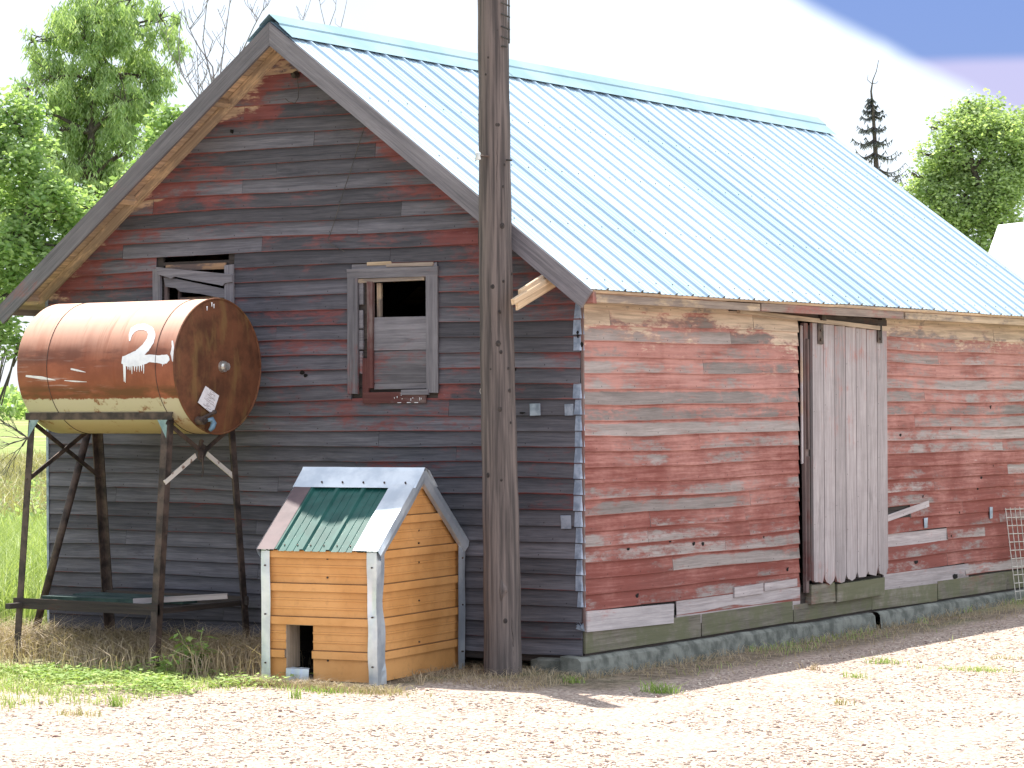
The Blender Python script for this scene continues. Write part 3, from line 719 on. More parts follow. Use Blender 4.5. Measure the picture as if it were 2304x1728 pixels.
# ---- corner tin
mb = MB()
for n in range(2, 24):
    z = n*CO
    if n in (17, 18) : continue
    wd = random.uniform(.042, .058) if n > 5 else random.uniform(.03, .045)
    if n < 3: continue
    o = .0235
    p = [(-wd, -o, z+.003), (-.003, -o-.001, z+.003), (-.003, -.0125, z+CO-.003), (-wd+random.uniform(-.006, .006), -.0115, z+CO-.003)]
    mb.quad(p); mb.quad([(-.003, -o-.001, z+.003), (.021, -.004, z+.003), (.010, -.004, z+CO-.003), (-.003, -.0125, z+CO-.003)])
    mb.quad([(-wd, -o, z+.003), (-wd, -.014, z+.003), (-.003, -.014, z+.003), (-.003, -o-.001, z+.003)])
mb.build('corner_flashing', MT['tin'], barn); mb = MB()
for u0, v0, u1, v1 in ((1192, 909, 1216, 935), (1271, 910, 1290, 935), (1262, 1160, 1285, 1190)):
    a = hit(u0, v0, 1, -.0225); b_ = hit(u1, v1, 1, -.0225)
    mb.board((a.x, -.021, b_.z), (1, 0, .03), (0, -.06, 1), (0, -1, 0), b_.x-a.x, a.z-b_.z, .0015, jit=.002)
a = hit(1305, 1405, 1, -.03); mb.mark()
for k in range(4): mb.quad([a+Vector((random.uniform(-.03, .03), -.01*k, random.uniform(-.03, .03))) for _ in range(3)]+[a+Vector((.03, .01, -.045))])
mb.each('tin_patch', MT['tin'], barn)
mb = MB()
for u0, v0, u1, v1 in ((2080, 1166, 2090, 1187), (2227, 1141, 2238, 1166)):
    a = hit(u0, v0, 0, .024); b_ = hit(u1, v1, 0, .024)
    mb.board((.021, a.y, b_.z), (0, 1, 0), (0, 0, 1), (1, 0, 0), .062, a.z-b_.z, .002, jit=.003)
mb.each('tin_patch', MT['tin'], barn)
mb = MB(); mb.board((-BW-.022, -.02, .03), (0, 0, 1), (1, 0, 0), (0, 1, 0), 2.35, .020, .10, jit=.004)
mb.build('corner_board', MT['tin'], barn)
# corner board strip at the edge of the red wall with splits
mb = MB(); mb.board((.002, -.014, .16), (0, 0, 1), (0, 1, 0), (1, 0, 0), 2.25, .016, .014, paint=.3, raw=.2, jit=.002)
mb.build('corner_bead', MT['redtrim'], barn)

# ---- gable windows
wnd = MB(); X0, X1 = -1.826, -1.086
def wb(x0, x1, z0, z1, out, th=.02, mat=0, paint=0., raw=0., jit=.002, vert=False, m_=None):
    m_ = m_ or wnd
    if vert: m_.board((x0, -out, z0), (0, 0, 1), (1, 0, 0), (0, -1, 0), z1-z0, x1-x0, th, paint, raw, jit=jit)
    else: m_.board((x0, -out, z0), (1, 0, 0), (0, 0, 1), (0, -1, 0), x1-x0, z1-z0, th, paint, raw, jit=jit)
w1 = bpy.data.objects.new('window', None); COL.objects.link(w1); w1.parent = barn; w1.location = (-1.45-HX, 0, 2.05)
w1['label'] = 'boarded window opening with its dark upper half open'
wb(-1.822, -1.735, 1.665, 2.435, .012, vert=True, jit=.003); wb(-1.178, -1.090, 1.668, 2.43, .012, vert=True, jit=.003)
wb(-1.82, -1.085, 2.432, 2.497, .014, jit=.003); wb(-1.79, -1.10, 2.497, 2.525, .010, th=.012, jit=.006)
wnd.each('casing', MT['gray'], w1)
wnd = MB(); wb(-1.75, -1.20, 2.405, 2.43, .006, th=.02, raw=.45, jit=.003)
wb(-1.66, -1.46, 2.512, 2.535, .016, th=.012, raw=.6, jit=.006); wb(-1.50, -1.12, 2.498, 2.525, .02, th=.01, raw=.2, jit=.006)
wb(-1.605, -1.575, 2.16, 2.40, -.03, th=.02, raw=.55, vert=True); wb(-1.585, -1.566, 2.16, 2.29, -.02, th=.02, raw=.3, vert=True)
wnd.each('splintered_header', MT['oldwood'], w1)
wnd = MB(); wb(-1.655, -1.612, 1.70, 2.41, .004, th=.03, paint=.5, vert=True); wb(-1.712, -1.660, 1.63, 1.90, -.01, th=.02, paint=.5, vert=True)
wb(-1.70, -1.19, 1.60, 1.675, .010, th=.016, paint=.55)
wnd.each('jamb', MT['redtrim'], w1)
wnd = MB(); wb(-1.612, -1.175, 1.950, 2.17, -.004, th=.018); wb(-1.612, -1.175, 1.735, 1.946, -.004, th=.018); wb(-1.612, -1.175, 1.695, 1.732, -.003, th=.018)
wb(-1.735, -1.70, 2.26, 2.41, -.0, th=.015); wb(-1.735, -1.705, 2.10, 2.22, -.0, th=.015); wb(-1.735, -1.705, 1.96, 2.09, .0, th=.015); wb(-1.735, -1.71, 1.80, 1.95, .0, th=.015)
wb(-1.38, -1.16, 1.655, 1.69, .024, th=.012, raw=.1)
wnd.each('window_board', MT['gray'], w1)
wnd = MB()
for i in range(9):
    x = random.uniform(-1.5, -1.2); z = random.uniform(1.615, 1.668)
    wb(x, x+.004, z, z+random.uniform(.006, .02), .0275, th=.001, jit=.001)
for i in range(3):
    x = random.uniform(-1.5, -1.25); wb(x, x+.03, 1.603, 1.606, .0275, th=.001, jit=.001)
wnd.each('bird_droppings', MT['white'], w1)
w2 = bpy.data.objects.new('window', None); COL.objects.link(w2); w2.parent = barn; w2.location = (-3.16-HX, 0, 2.2)
w2['label'] = 'broken window frame with loose boards hanging above the tank'
wnd = MB(); wb(-3.52, -3.450, 1.72, 2.55, .012, vert=True, jit=.004); wb(-2.872, -2.798, 1.72, 2.56, .012, vert=True, jit=.004)
wnd.each('casing', MT['gray'], w2); wnd = MB()
def loose(pts, y, th=.018):
    P = [hit(u, v, 1, y) for u, v in pts]; Q = [p+Vector((0, th, 0)) for p in P]; k = len(P)
    r_ = random.random(); c = [(r_, -.2, 0, .5)]
    wnd.mark(); wnd.quad(P[::-1], [(p.x, p.z) for p in P][::-1], c*k)
    wnd.quad(Q, [(p.x, p.z) for p in Q], c*k)
    for i in range(k):
        j = (i+1) % k; wnd.quad([P[i], P[j], Q[j], Q[i]], [(0, 0), (.1, 0), (.1, .02), (0, .02)], c*4)
loose([(350, 601), (520, 617), (522, 634), (506, 637), (500, 643), (487, 640), (430, 630), (392, 622), (385, 627), (355, 617)], -.045)
loose([(368, 625), (395, 627), (505, 650), (508, 657), (507, 670), (490, 669), (450, 661), (405, 656), (395, 648), (372, 645)], -.03)
wnd.each('loose_board', MT['gray'], w2)
wnd = MB(); wb(-3.42, -2.88, 2.535, 2.575, .002, th=.01, raw=.5, jit=.004); wb(-3.44, -3.41, 1.8, 2.5, -.02, th=.02, raw=.2, vert=True)
wb(-3.35, -3.33, 1.8, 2.45, -.06, th=.02, raw=.3, vert=True); wb(-3.34, -2.9, 2.30, 2.35, -.06, th=.02, raw=.5)
wnd.each('jamb', MT['redtrim'], w2)

# ---- sliding door
dr = bpy.data.objects.new('sliding_door', None); COL.objects.link(dr); dr.parent = barn; dr.location = (-HX, 3.7, .2)
dr['label'] = 'gray vertical plank sliding door with worn lower ends'
ys = np.linspace(3.085, 4.345, 8)
mb = MB()
for i in range(7):
    zb = .265+.012*(i/7)+random.uniform(-.008, .008)
    r_ = random.random(); off = random.random()*5; y0, y1 = ys[i]+.003, ys[i+1]-.006
    zt = 2.168-.006*i
    rag = [(y0, zb+random.uniform(.02, .05)), (y0+.02, zb+random.uniform(0, .02)), ((y0+y1)/2, zb+random.uniform(-.012, .012)), (y1-.03, zb+random.uniform(-.01, .02)), (y1, zb+random.uniform(.03, .07))]
    top = [(y1, zt), (y0, zt)]
    P = rag+top
    for xx, fl in ((.062, 0), (.040, 1)):
        pp = [(xx, a, b_) for a, b_ in P]; uv = [(off+b_, a-y0) for a, b_ in P]
        cl = [(r_, -.16+(.25 if b_ > 2 else 0)+(.18 if b_ < 1.0 else 0), 0, .5) for a, b_ in P]
        mb.quad(pp[::-1] if fl else pp, uv[::-1] if fl else uv, cl[::-1] if fl else cl)
    k = len(P)
    for j in range(k):
        a, b_ = P[j], P[(j+1) % k]
        mb.quad([(.040, a[0], a[1]), (.040, b_[0], b_[1]), (.062, b_[0], b_[1]), (.062, a[0], a[1])], [(0, 0), (.1, 0), (.1, .02), (0, .02)], [(.1, .3, 0, .5)]*4)
mb.build('door_boards', MT['door'], dr)
mb = MB(); mb.board((.025, 3.06, .30), (0, 0, 1), (0, 1, 0), (1, 0, 0), 1.85, 1.24, .012)
mb.build('door_back', MT['dark'], dr)
for yy in (3.205, 4.205):
    mb = MB(); zt = hit(1852 if yy < 4 else 1985, 712, 0, .09).z
    mb.board((.066, yy-.045, zt-.20), (0, 0, 1), (0, 1, 0), (1, 0, 0), .24, .075, .008, paint=.5, jit=.006)
    mb.board((.074, yy-.045, zt-.03), (0, 0, 1), (0, 1, 0), (1, 0, 0), .06, .075, .03, paint=.4, jit=.003)
    mb.tube([(.074, yy-.01, zt-.10), (.084, yy-.01, zt-.10)], .012, 8); mb.tube([(.074, yy-.01, zt-.17), (.084, yy-.01, zt-.17)], .012, 8)
    mb.build('hanger', MT['steel'], dr)
mb = MB()
def onx(u, v, x): return hit(u, v, 0, x)
pA, pB = onx(1662, 700, .075), onx(1977, 738, .075)
mb.bar(pA, pB, .030, .026, up=(1, 0, 0), raw=.9)
mb.build('door_track', MT['pale'], barn)
mb = MB(); mb.bar(onx(1660, 692, .055), onx(1990, 727, .055), .045, .04, up=(1, 0, 0), raw=.1, paint=.2)
mb.board((.03, 1.87, 2.225), (0, 1, 0), (0, 0, 1), (1, 0, 0), .08, .055, .03, paint=.1, jit=.003)
mb.each('track_board', MT['dark'], barn)
mb = MB()
mb.board((.012, 3.000, .215), (0, 0, 1), (0, 1, 0), (1, 0, 0), 1.95, .055, .03, paint=.25, jit=.004)
mb.board((.040, 3.018, .30), (0, 0, 1), (0, 1, 0), (1, 0, 0), .9, .02, .02, paint=.4, jit=.004)
mb.board((.042, 3.018, 1.25), (0, 0, 1), (0, 1, 0), (1, 0, 0), .8, .02, .018, paint=.1, jit=.004)
mb.each('door_jamb', MT['redtrim'], barn)
mb = MB(); mb.board((.018, 2.975, 1.15), (0, 0, 1), (0, 1, 0), (1, 0, 0), 1.0, .022, .012, raw=.3, jit=.004)  # pale strip added to paint the lit edge of the siding
o_ = mb.build('lit_siding_edge', MT['pale'], barn)
mb = MB(); mb.board((-.002, 3.08, .125), (0, 1, 0), (0, 0, 1), (1, 0, 0), .38, .14, .05, jit=.004, rnd=.7)
mb.board((-.002, 3.49, .115), (0, 1, .01), (0, 0, 1), (1, 0, 0), .80, .13, .055, jit=.004, rnd=.9)
mb.each('door_sill', MT['mossy'], barn)

# light fixture socket and hanging wires on the gable
mb = MB()
def wire(pts, y, r=.0025):
    P = [hit(u, v, 1, y) for u, v in pts]; mb.tube(P, r, 5)
wire([(668, 172), (672, 200), (671, 220), (664, 232), (650, 229), (642, 222)], -.05)
wire([(820, 285), (790, 380), (770, 440), (752, 500), (738, 540), (745, 590-40), (768, 562), (775, 566)], -.035)
wire([(1077, 462), (1078, 500), (1076, 540), (1082, 575), (1080, 620)], -.2, .003)
mb.each('loose_wire', MT['wire'], barn)
mb = MB(); c = hit(667, 168, 1, -.02); mb.tube([c, c+Vector((0, -.035, -.01))], [.026, .018], 12)
mb.build('socket', MT['steel'], barn)

# ------------------------------------------------------------------ utility pole
PB = hit(1131, 1500, 1, -.42); PT0 = hit(1107, 0, 1, -.42)
ax = (PT0-PB)/(PT0.z-PB.z); base = PB+ax*(GZ-.05-PB.z); top = PB+ax*(4.45-PB.z)
pole = thing('utility_pole', (base.x, base.y, GZ), 'tall weathered wooden pole standing in front of the barn gable', 'pole')
mb = MB(); pts, rs = [], []
K = 60
for i in range(K+1):
    t = i/K; pts.append(base+(top-base)*t+Vector((.004*math.sin(t*9), 0, 0))); rs.append(.119-.026*t+.0015*math.sin(t*60))
mb.tube(pts, rs, 28)
# long checks (drying cracks) as thin dark slivers set in the surface
def polesurf(u, v, r=.0):
    d = ray(u, v); a = CAM
    for it in range(1):
        pass
    # march to the cylinder
    lo, hi = 14., 22.; 
    def f(s):
        p = a+d*s; t = (p.z-base.z)/(top.z-base.z); c = base+(top-base)*t; return (Vector((p.x, p.y))-Vector((c.x, c.y))).length-(.119-.026*t+.001)-r
    ss = np.linspace(14, 20, 3000)
    for s in ss:
        if f(s) < 0: return a+d*s, base+(top-base)*(((a+d*s).z-base.z)/(top.z-base.z))
    return None, None
for u, v, r_ in ((1113, 87, 5), (1119, 68, 3), (1099, 129, 3.5), (1120, 281, 6), (1135, 371, 3), (1132, 420, 3), (1130, 508, 6), (1108, 645, 5), (1133, 633, 3), (1124, 702, 4), (1121, 773, 6), (1127, 792, 4), (1144, 829, 3), (1147, 879, 4), (1125, 921, 5), (1149, 951, 3), (1098, 1069, 5), (1137, 1397, 5), (1152, 616, 3), (1093, 167, 2.5), (1104, 830, 2.5), (1128, 1080, 3)):
    p, c = polesurf(u, v)
    if p is None: continue
    nrm = (p-c); nrm.z = 0; nrm.normalize(); t1 = Vector((0, 0, 1)).cross(nrm); R_ = r_/360
    k = 10; ring = [p+t1*(math.cos(2*math.pi*i/k)*R_*1.0)+Vector((0, 0, 1))*(math.sin(2*math.pi*i/k)*R_*1.2) for i in range(k)]
    for i in range(k): mb.quad([p+nrm*.004, ring[i]+nrm*.0, ring[(i+1) % k]+nrm*.0], mi=1)
for (u0, v0, u1, v1, w_) in ((1119, 290, 1118, 440, .0018), (1128, 440, 1127, 505, .0014), (1150, 1380, 1158, 1500, .003), (1142, 560, 1143, 700, .0013), (1104, 700, 1106, 800, .0013), (1135, 1000, 1133, 1180, .001)):
    k = 14; P = []
    for i in range(k+1):
        t = i/k; p, c = polesurf(u0+(u1-u0)*t+random.uniform(-.8, .8), v0+(v1-v0)*t)
        if p is None: break
        nrm = (p-c); nrm.z = 0; nrm.normalize(); P.append((p+nrm*.0015, Vector((0, 0, 1)).cross(nrm), w_*math.sin(math.pi*(.05+.9*t))))
    for i in range(len(P)-1):
        (a, ta, wa), (b_, tb, wb_) = P[i], P[i+1]; mb.quad([a-ta*wa, a+ta*wa, b_+tb*wb_, b_-tb*wb_], mi=1)
po = mb.build('post', [MT['pole'], MT['knot']], pole)
# grown scar near the foot
mb = MB(); p, c = polesurf(1133, 1330); nrm = (p-c).normalized(); t1 = Vector((0, 0, 1)).cross(nrm)
for k in range(5):
    a = p+t1*(.012*(k-2)*.6); mb.tube([a+Vector((0, 0, -.10+.02*k))-nrm*.006, a+nrm*.004, a+Vector((0, 0, .09-.012*k))-nrm*.004], [.003, .011, .004], 7)
mb.build('bark_scar', MT['pole'], pole, smooth=True)
mb = MB(); p, c = polesurf(1092, 352); nrm = (p-c); nrm.z = 0; nrm.normalize()
q = p+Vector((-.01, -.02, 0))
mb.tube([p+Vector((.03, -.005, 0)), q+Vector((-.02, -.03, .0))], .007, 8)
mb.build('bracket', MT['steel'], pole)
mb = MB(); q = q+Vector((-.005, -.04, 0)); mb.tube([q+Vector((0, 0, -.025)), q+Vector((0, 0, -.02)), q, q+Vector((0, 0, .015)), q+Vector((0, 0, .025))], [.012, .02, .014, .02, .012], 12)
mb.build('insulator', MT['glass'], pole, smooth=True)
mb = MB(); p = hit(1088, 617, 1, -.5); mb.tube([p+Vector((-.01, 0, 0)), p+Vector((.03, .02, 0))], .010, 8)
mb.build('porcelain_knob', MT['white'], pole)
mb = MB(); c = hit(1086, 880, 1, -.45)
mb.tube([c+Vector((math.cos(a)*.02, 0, math.sin(a)*.021)) for a in np.linspace(.6, 5.7, 14)], .0028, 6)
mb.build('wire_ring', MT['wirel'], pole)
mb = MB(); mb.tube([hit(1087, y_, 1, -.47) for y_ in (790, 830, 960, 1100)], .003, 5); p, c = polesurf(1140, 360); mb.tube([p, p+Vector((.05, -.02, -.006))], .006, 6)
mb.each('staple_wire', MT['wire'], pole)
# small ladder-like rack near the top
mb = MB(); yk = -.46
A, B = hit(1145, 12, 1, yk), hit(1145.5, 98, 1, yk)
mb.tube([A+Vector((0, 0, .12)), A, B], .006, 6)
for v in (-30, 12, 37, 65, 88): 
    p = hit(1128, v-6, 1, yk); q = hit(1147, v+2, 1, yk); mb.tube([p, q], .0055, 6)
p = hit(1128, 104, 1, yk); q = hit(1141, 105, 1, yk); mb.tube([p, q], .006, 6)
mb.build('wire_rack', MT['wire'], pole)

# ------------------------------------------------------------------ fuel tank and stand
TC = Vector((-2.42, -.65, 1.851)); TR, TL = .446, 1.39
tank = thing('fuel_tank', (TC.x-TL/2, TC.y, TC.z), 'rusty red cylindrical fuel tank lying on a steel stand, white figure 2 painted on it', 'tank')
mb = MB(); n = 72
sec = [(-TL, TR*.985), (-TL+.012, TR), (-TL+.27, TR), (-TL+.275, TR*1.003), (-TL+.281, TR), (-.66, TR), (-.17, TR), (-.165, TR*1.003), (-.158, TR), (-.03, TR), (-.012, TR*1.004), (0, TR*1.0)]
for i, (xx, rr) in enumerate(sec):
    for k in range(n):
        a = 2*math.pi*k/n; mb.v.append((TC.x+xx, TC.y+rr*math.cos(a), TC.z+rr*math.sin(a))); mb.uv.append((0, 0)); mb.c.append((.5, 0, 0, .5))
for i in range(len(sec)-1):
    for k in range(n):
        a, b_ = i*n+k, i*n+(k+1) % n; mb.f.append((a, b_, b_+n, a+n)); mb.m.append(0)
mb.f.append(tuple(range(n))[::-1]); mb.m.append(0)
mb.build('shell', MT['tank'], tank, smooth=True)
mb = MB(); rr = [(TR*.985, -.004), (TR*.95, .0), (TR*.8, .012), (TR*.5, .022), (TR*.2, .026)]
for j, (r_, dx) in enumerate(rr):
    for k in range(n):
        a = 2*math.pi*k/n; mb.v.append((TC.x+dx, TC.y+r_*math.cos(a), TC.z+r_*math.sin(a))); mb.uv.append((0, 0)); mb.c.append((.5, 0, 0, .5))
for j in range(len(rr)-1):
    for k in range(n):
        a, b_ = j*n+k, j*n+(k+1) % n; mb.f.append((a, b_, b_+n, a+n)); mb.m.append(0)
mb.f.append(tuple((len(rr)-1)*n+k for k in range(n))); mb.m.append(0)
mb.build('end_cap', MT['cap'], tank, smooth=True)
mb = MB(); 
for xx, r_ in ((-.162, .0022), (-TL+.278, .0022)):
    mb.tube([(TC.x+xx-.03*math.cos(a*.5)*0, TC.y+(TR+.0025)*math.cos(a), TC.z+(TR+.0025)*math.sin(a)) for a in np.linspace(0, 2*math.pi, 61)], r_, 5)
mb.each('seam', MT['steel'], tank)
mb = MB(); mb.tube([(TC.x-.004, TC.y+(TR)*math.cos(a), TC.z+(TR)*math.sin(a)) for a in np.linspace(0, 2*math.pi, 73)], .0075, 8)
mb.build('rim', MT['cap'], tank, smooth=True)
def cyl(u, v, extra=.0012):
    d = ray(u, v); o = CAM-TC; R_ = TR+extra
    a = d.y**2+d.z**2; b_ = 2*(o.y*d.y+o.z*d.z); c = o.y**2+o.z**2-R_*R_; D = b_*b_-4*a*c
    s = (-b_-math.sqrt(max(D, 0)))/(2*a); return CAM+d*s
def c5(x, y): return (x/2.766, 600+y/2.766)
mb = NUM = MB()
def stroke(pts, ws, ex=.0016):
    if mb is not NUM: mb.mark()
    """painted stroke following the curved shell; pts in photo coords, ws widths px"""
    dense = []
    for i in range(len(pts)-1):
        for k in range(5):
            t = k/5; dense.append((pts[i][0]*(1-t)+pts[i+1][0]*t, pts[i][1]*(1-t)+pts[i+1][1]*t, ws[i]*(1-t)+ws[i+1]*t))
    dense.append((*pts[-1], ws[-1])); L_, R_ = [], []
    for i, (x, y, w_) in enumerate(dense):
        x0, y0, _ = dense[max(i-1, 0)]; x1, y1, _ = dense[min(i+1, len(dense)-1)]
        dx, dy = x1-x0, y1-y0; l = math.hypot(dx, dy) or 1; nx, ny = -dy/l, dx/l
        j = random.uniform(.93, 1.07); q = w_*.60*j
        L_.append(cyl(*c5(x+nx*q, y+ny*q), ex)); R_.append(cyl(*c5(x-nx*q, y-ny*q), ex))
    for i in range(len(dense)-1): mb.quad([L_[i], L_[i+1], R_[i+1], R_[i]][::-1])
stroke([(806, 462), (811, 425), (828, 392), (858, 376), (900, 374), (935, 392), (945, 425), (934, 462), (905, 505), (862, 545), (815, 570), (768, 582)], [5, 16, 26, 30, 30, 34, 38, 40, 44, 46, 52, 30])
stroke([(758, 580), (800, 586), (870, 584), (930, 570), (990, 576), (1030, 578), (1046, 592)], [36, 62, 56, 38, 40, 52, 26], .0022)
for x, l, w_ in ((772, 715, 12), (779, 722, 7), (795, 640, 8), (808, 645, 9), (820, 668, 7), (836, 650, 9), (852, 640, 8), (866, 655, 7), (880, 650, 8), (893, 665, 7), (850, 655, 5), (1010, 620, 6)):
    stroke([(x, 590), (x+1, (590+l)/2), (x+1, l)], [w_, w_*.8, w_*.3], .003)
mb.build('painted_number', MT['white'], tank)
mb = MB()
stroke([(1072, 460), (1076, 500), (1070, 540), (1074, 590)], [8, 12, 16, 4])
stroke([(160, 680), (260, 692), (345, 706)], [10, 16, 3]); stroke([(400, 708), (470, 714), (540, 717)], [4, 8, 2]); stroke([(440, 636), (480, 645), (533, 657)], [9, 10, 2])
mb.each('paint_streak', MT['paper'], tank)
# fittings on the end
def capx(x, y, dx=.03): return hit(*c5(x, y), 0, TC.x+dx)
mb = MB(); p = capx(1378, 622, .02); mb.tube([p, p+Vector((.03, 0, 0))], [.040, .036], 16); mb.tube([p+Vector((.03, 0, 0)), p+Vector((.055, 0, 0))], .026, 8)
mb.build('plug', MT['bright'], tank)
mb = MB(); P = [capx(x, y, .030) for x, y in ((1280, 742), (1364, 803), (1325, 922), (1232, 845))]
mb.quad(P[::-1]); mb.quad([p+Vector((-.002, 0, 0)) for p in P])
for k in range(11):
    t = k/11+.05; a = P[0].lerp(P[3], t); b_ = P[1].lerp(P[2], t); s0, s1 = sorted((random.uniform(.1, .5), random.uniform(.55, .92)))
    prevp = None
    for j in range(7):
        q = a.lerp(b_, s0+(s1-s0)*j/6)+Vector((.0012, 0, random.uniform(-.006, .006)))
        if prevp is not None: mb.quad([prevp+Vector((0, 0, .0013)), prevp-Vector((0, 0, .0013)), q-Vector((0, 0, .0013)), q+Vector((0, 0, .0013))], mi=1)
        prevp = q
mb.build('paper_tag', [MT['paper'], MT['ink']], tank)
mb = MB(); p = capx(1228, 958, .0); mb.tube([p, p+Vector((.06, 0, 0))], .028, 12); mb.tube([p+Vector((.06, 0, 0)), p+Vector((.075, 0, 0))], .018, 8)
q = capx(1305, 905, .0); mb.tube([q, q+Vector((.05, 0, -.0))], .014, 8); mb.tube([q+Vector((.05, 0, 0)), capx(1262, 940, .05), capx(1240, 962, .06)], .011, 8)
mb.build('valve', MT['steel'], tank)
mb = MB(); mb.tube([capx(1292, 955, .05), capx(1318, 950, .055), capx(1330, 975, .06), capx(1322, 1000, .06), capx(1306, 1020, .055)], [.012, .018, .02, .018, .012], 10)
mb.build('hose_elbow', MT['bluehose'], tank, smooth=True)
mb = MB()
for x, y in ((1318, 222), (1331, 232), (1288, 246), (1400, 862)): 
    a = capx(x, y, .014); mb.tube([a, a+Vector((.001, 0, -.028))], [.005, .002], 5)
mb.each('paint_drip', MT['white'], tank)

stand = thing('tank_stand', (-3.1, -.65, GZ), 'dark angle-iron stand with splayed legs and cross braces carrying the rusty tank', 'stand')
YF, YB, XL, XR = -.985, -.315, -3.80, -2.565; RZL = 1.545
SP = .16
legs = {'fl': ((XL, YF, RZL), (XL-.01, YF-SP, GZ-.05)), 'fr': ((XR, YF, RZL), (XR+.0, YF-SP, GZ-.05)),
        'bl': ((XL, YB, RZL), (XL-.01, YB+SP, GZ-.05)), 'br': ((XR, YB, RZL), (XR+.02, YB+SP, GZ-.05))}
def legpt(k, z):
    a, b_ = map(Vector, legs[k]); return a.lerp(b_, (a.z-z)/(a.z-b_.z))
for k, (a, b_) in legs.items():
    mb = MB(); sx_ = 1 if k[1] == 'l' else -1; sy_ = 1 if k[0] == 'f' else -1
    mb.angle(a, b_, .055, .007, (sx_, 0, 0), (0, sy_, 0)); mb.build('leg', MT['steel'], stand)
mb = MB()
mb.angle((XL-.03, YF-.004, RZL+.004), (XR+.03, YF-.004, RZL+.004), .048, .006, (0, 0, -1), (0, 1, 0)); mb.angle((XL-.03, YB+.004, RZL+.004), (XR+.03, YB+.004, RZL+.004), .048, .006, (0, 0, -1), (0, -1, 0))
mb.each('rail', MT['steel'], stand)
mb = MB()
for xx, sx_ in ((XL+.008, 1), (XR-.008, -1)):
    mb.mark(); mb.quad([(xx, YF-.006, RZL-.045), (xx+sx_*.085, YF-.006, RZL-.045), (xx, YF-.006-.012, RZL-.165)][::sx_])
    mb.quad([(xx, YF-.003, RZL-.045), (xx+sx_*.085, YF-.003, RZL-.045), (xx, YF-.003-.012, RZL-.165)][::-sx_])
mb.each('gusset', MT['teal'], stand)
mb = MB()
for side_ in ('l', 'r'):
    zt, zb = (1.50, 1.09); xo = .012 if side_ == 'l' else -.012
    f_, bk = 'f'+side_, 'b'+side_
    for (a, b_, off) in (((f_, zt), (bk, zb-.0), 0), ((bk, zt-.02), (f_, zb), .009)):
        p, q = legpt(*a), legpt(*b_); p.x += xo+off; q.x += xo+off
        if side_ == 'r':
            mid = p.lerp(q, .54); mb.board(p, (mid-p).normalized(), Vector((0, 0, 1)).cross((mid-p).normalized()).cross((mid-p).normalized()).normalized(), (1, 0, 0), (mid-p).length, .030, .006)
        else: mb.bar(p, q, .03, .008, up=(1, 0, 0))
mb.each('brace', MT['steel'], stand)
mb = MB()
for (a, b_, off) in ((('fr', 1.50), ('br', 1.09), 0), (('br', 1.48), ('fr', 1.09), .009)):
    p, q = legpt(*a), legpt(*b_); p.x += -.012+off; q.x += -.012+off; mid = p.lerp(q, .56)
    mb.bar(mid, q, .032, .008, up=(1, 0, 0))
mb.each('brace', MT['steelw'], stand, 'lower end of the cross brace with sunlight painted on as white')
mb = MB(); cc_ = legpt('fr', 1.28).lerp(legpt('br', 1.28), .5)
for a_ in range(5): mb.board(cc_+Vector((-.02, random.uniform(-.03, .03), -.06+.02*a_)), (0, .4, 1), (0, 1, -.4), (1, 0, 0), .07, .02, .015, jit=.006)
mb.tube([cc_, cc_+Vector((0, .01, -.14)), cc_+Vector((0, -.005, -.16))], .005, 6)
mb.build('coupler', MT['steel'], stand)
# lower shelf
zs = hit(66, 1355, 1, -1.1).z
mb = MB(); A, B = legpt('fl', zs), legpt('fr', zs-.0)
mb.board((A.x-.03, A.y-.002, zs-.045), (1, 0, 0), (0, 0, 1), (0, 1, 0), B.x-A.x+.03, .07, .02, paint=.25)
C_, D_ = legpt('bl', zs+.0), legpt('br', zs)
mb.board((C_.x-.03, C_.y-.03, zs-.035), (1, 0, 0), (0, 0, 1), (0, 1, 0), D_.x-C_.x+.05, .06, .02)
mb.board((A.x+.01, A.y-.12, zs-.04), (0, 1, 0), (1, 0, 0), (0, 0, 1), C_.y-A.y+.2, .045, .035)
mb.board((B.x-.06, A.y+.02, zs-.04), (0, 1, 0), (1, 0, 0), (0, 0, 1), C_.y-A.y-.05, .045, .035)
mb.each('shelf_rail', MT['dark'], stand)
g = MB()
g.board((A.x+.02, A.y+.22, zs-.002), (1, .02, .0), (0, 1, 0), (0, 0, 1), 1.0, .17, .03, jit=.004)
o_ = g.build('shelf_plank', MT['shelfgreen'], None, origin=(A.x+.5, A.y+.3, zs)); tag(o_, 'dark green plank nearer the front on the lower shelf of the tank stand', 'plank', 'planks on the stand shelf'); g = MB()
g.board((A.x+.12, A.y+.42, zs-.002), (1, -.03, .0), (0, 1, 0), (0, 0, 1), 1.0, .16, .035, jit=.004)
o_ = g.build('shelf_plank', MT['shelfgreen'], None, origin=(A.x+.5, A.y+.4, zs)); tag(o_, 'dark green plank nearer the barn wall on the lower shelf of the tank stand', 'plank', 'planks on the stand shelf')
g = MB(); pA_, pB_ = hit(300, 1353, 1, -1.02), hit(512, 1341, 1, -.72)
g.bar(pA_, pB_, .020, .036, up=(0, 0, 1), paint=.1)
for k in range(5): 
    p = pA_+Vector((.01+.018*k, -.012, -.018)); g.tube([p, p+Vector((0, -.001, random.uniform(-.05, -.02)))], [.003, .0015], 5)
o_ = g.build('plank', MT['pale'], None, origin=tuple(pA_)); tag(o_, 'narrow white painted plank lying on the lower shelf of the tank stand', 'plank', 'planks on the stand shelf')
# long rusty pipe leaning behind the left legs
g = MB(); a, b_ = hit(197, 975, 1, -.10), hit(74, 1440, 1, -.34); g.tube([a, b_], .027, 12)
o_ = g.build('leaning_pipe', MT['steel'], None, origin=tuple(b_), smooth=True); tag(o_, 'long rusty pipe leaning behind the left legs of the tank stand', 'pipe')

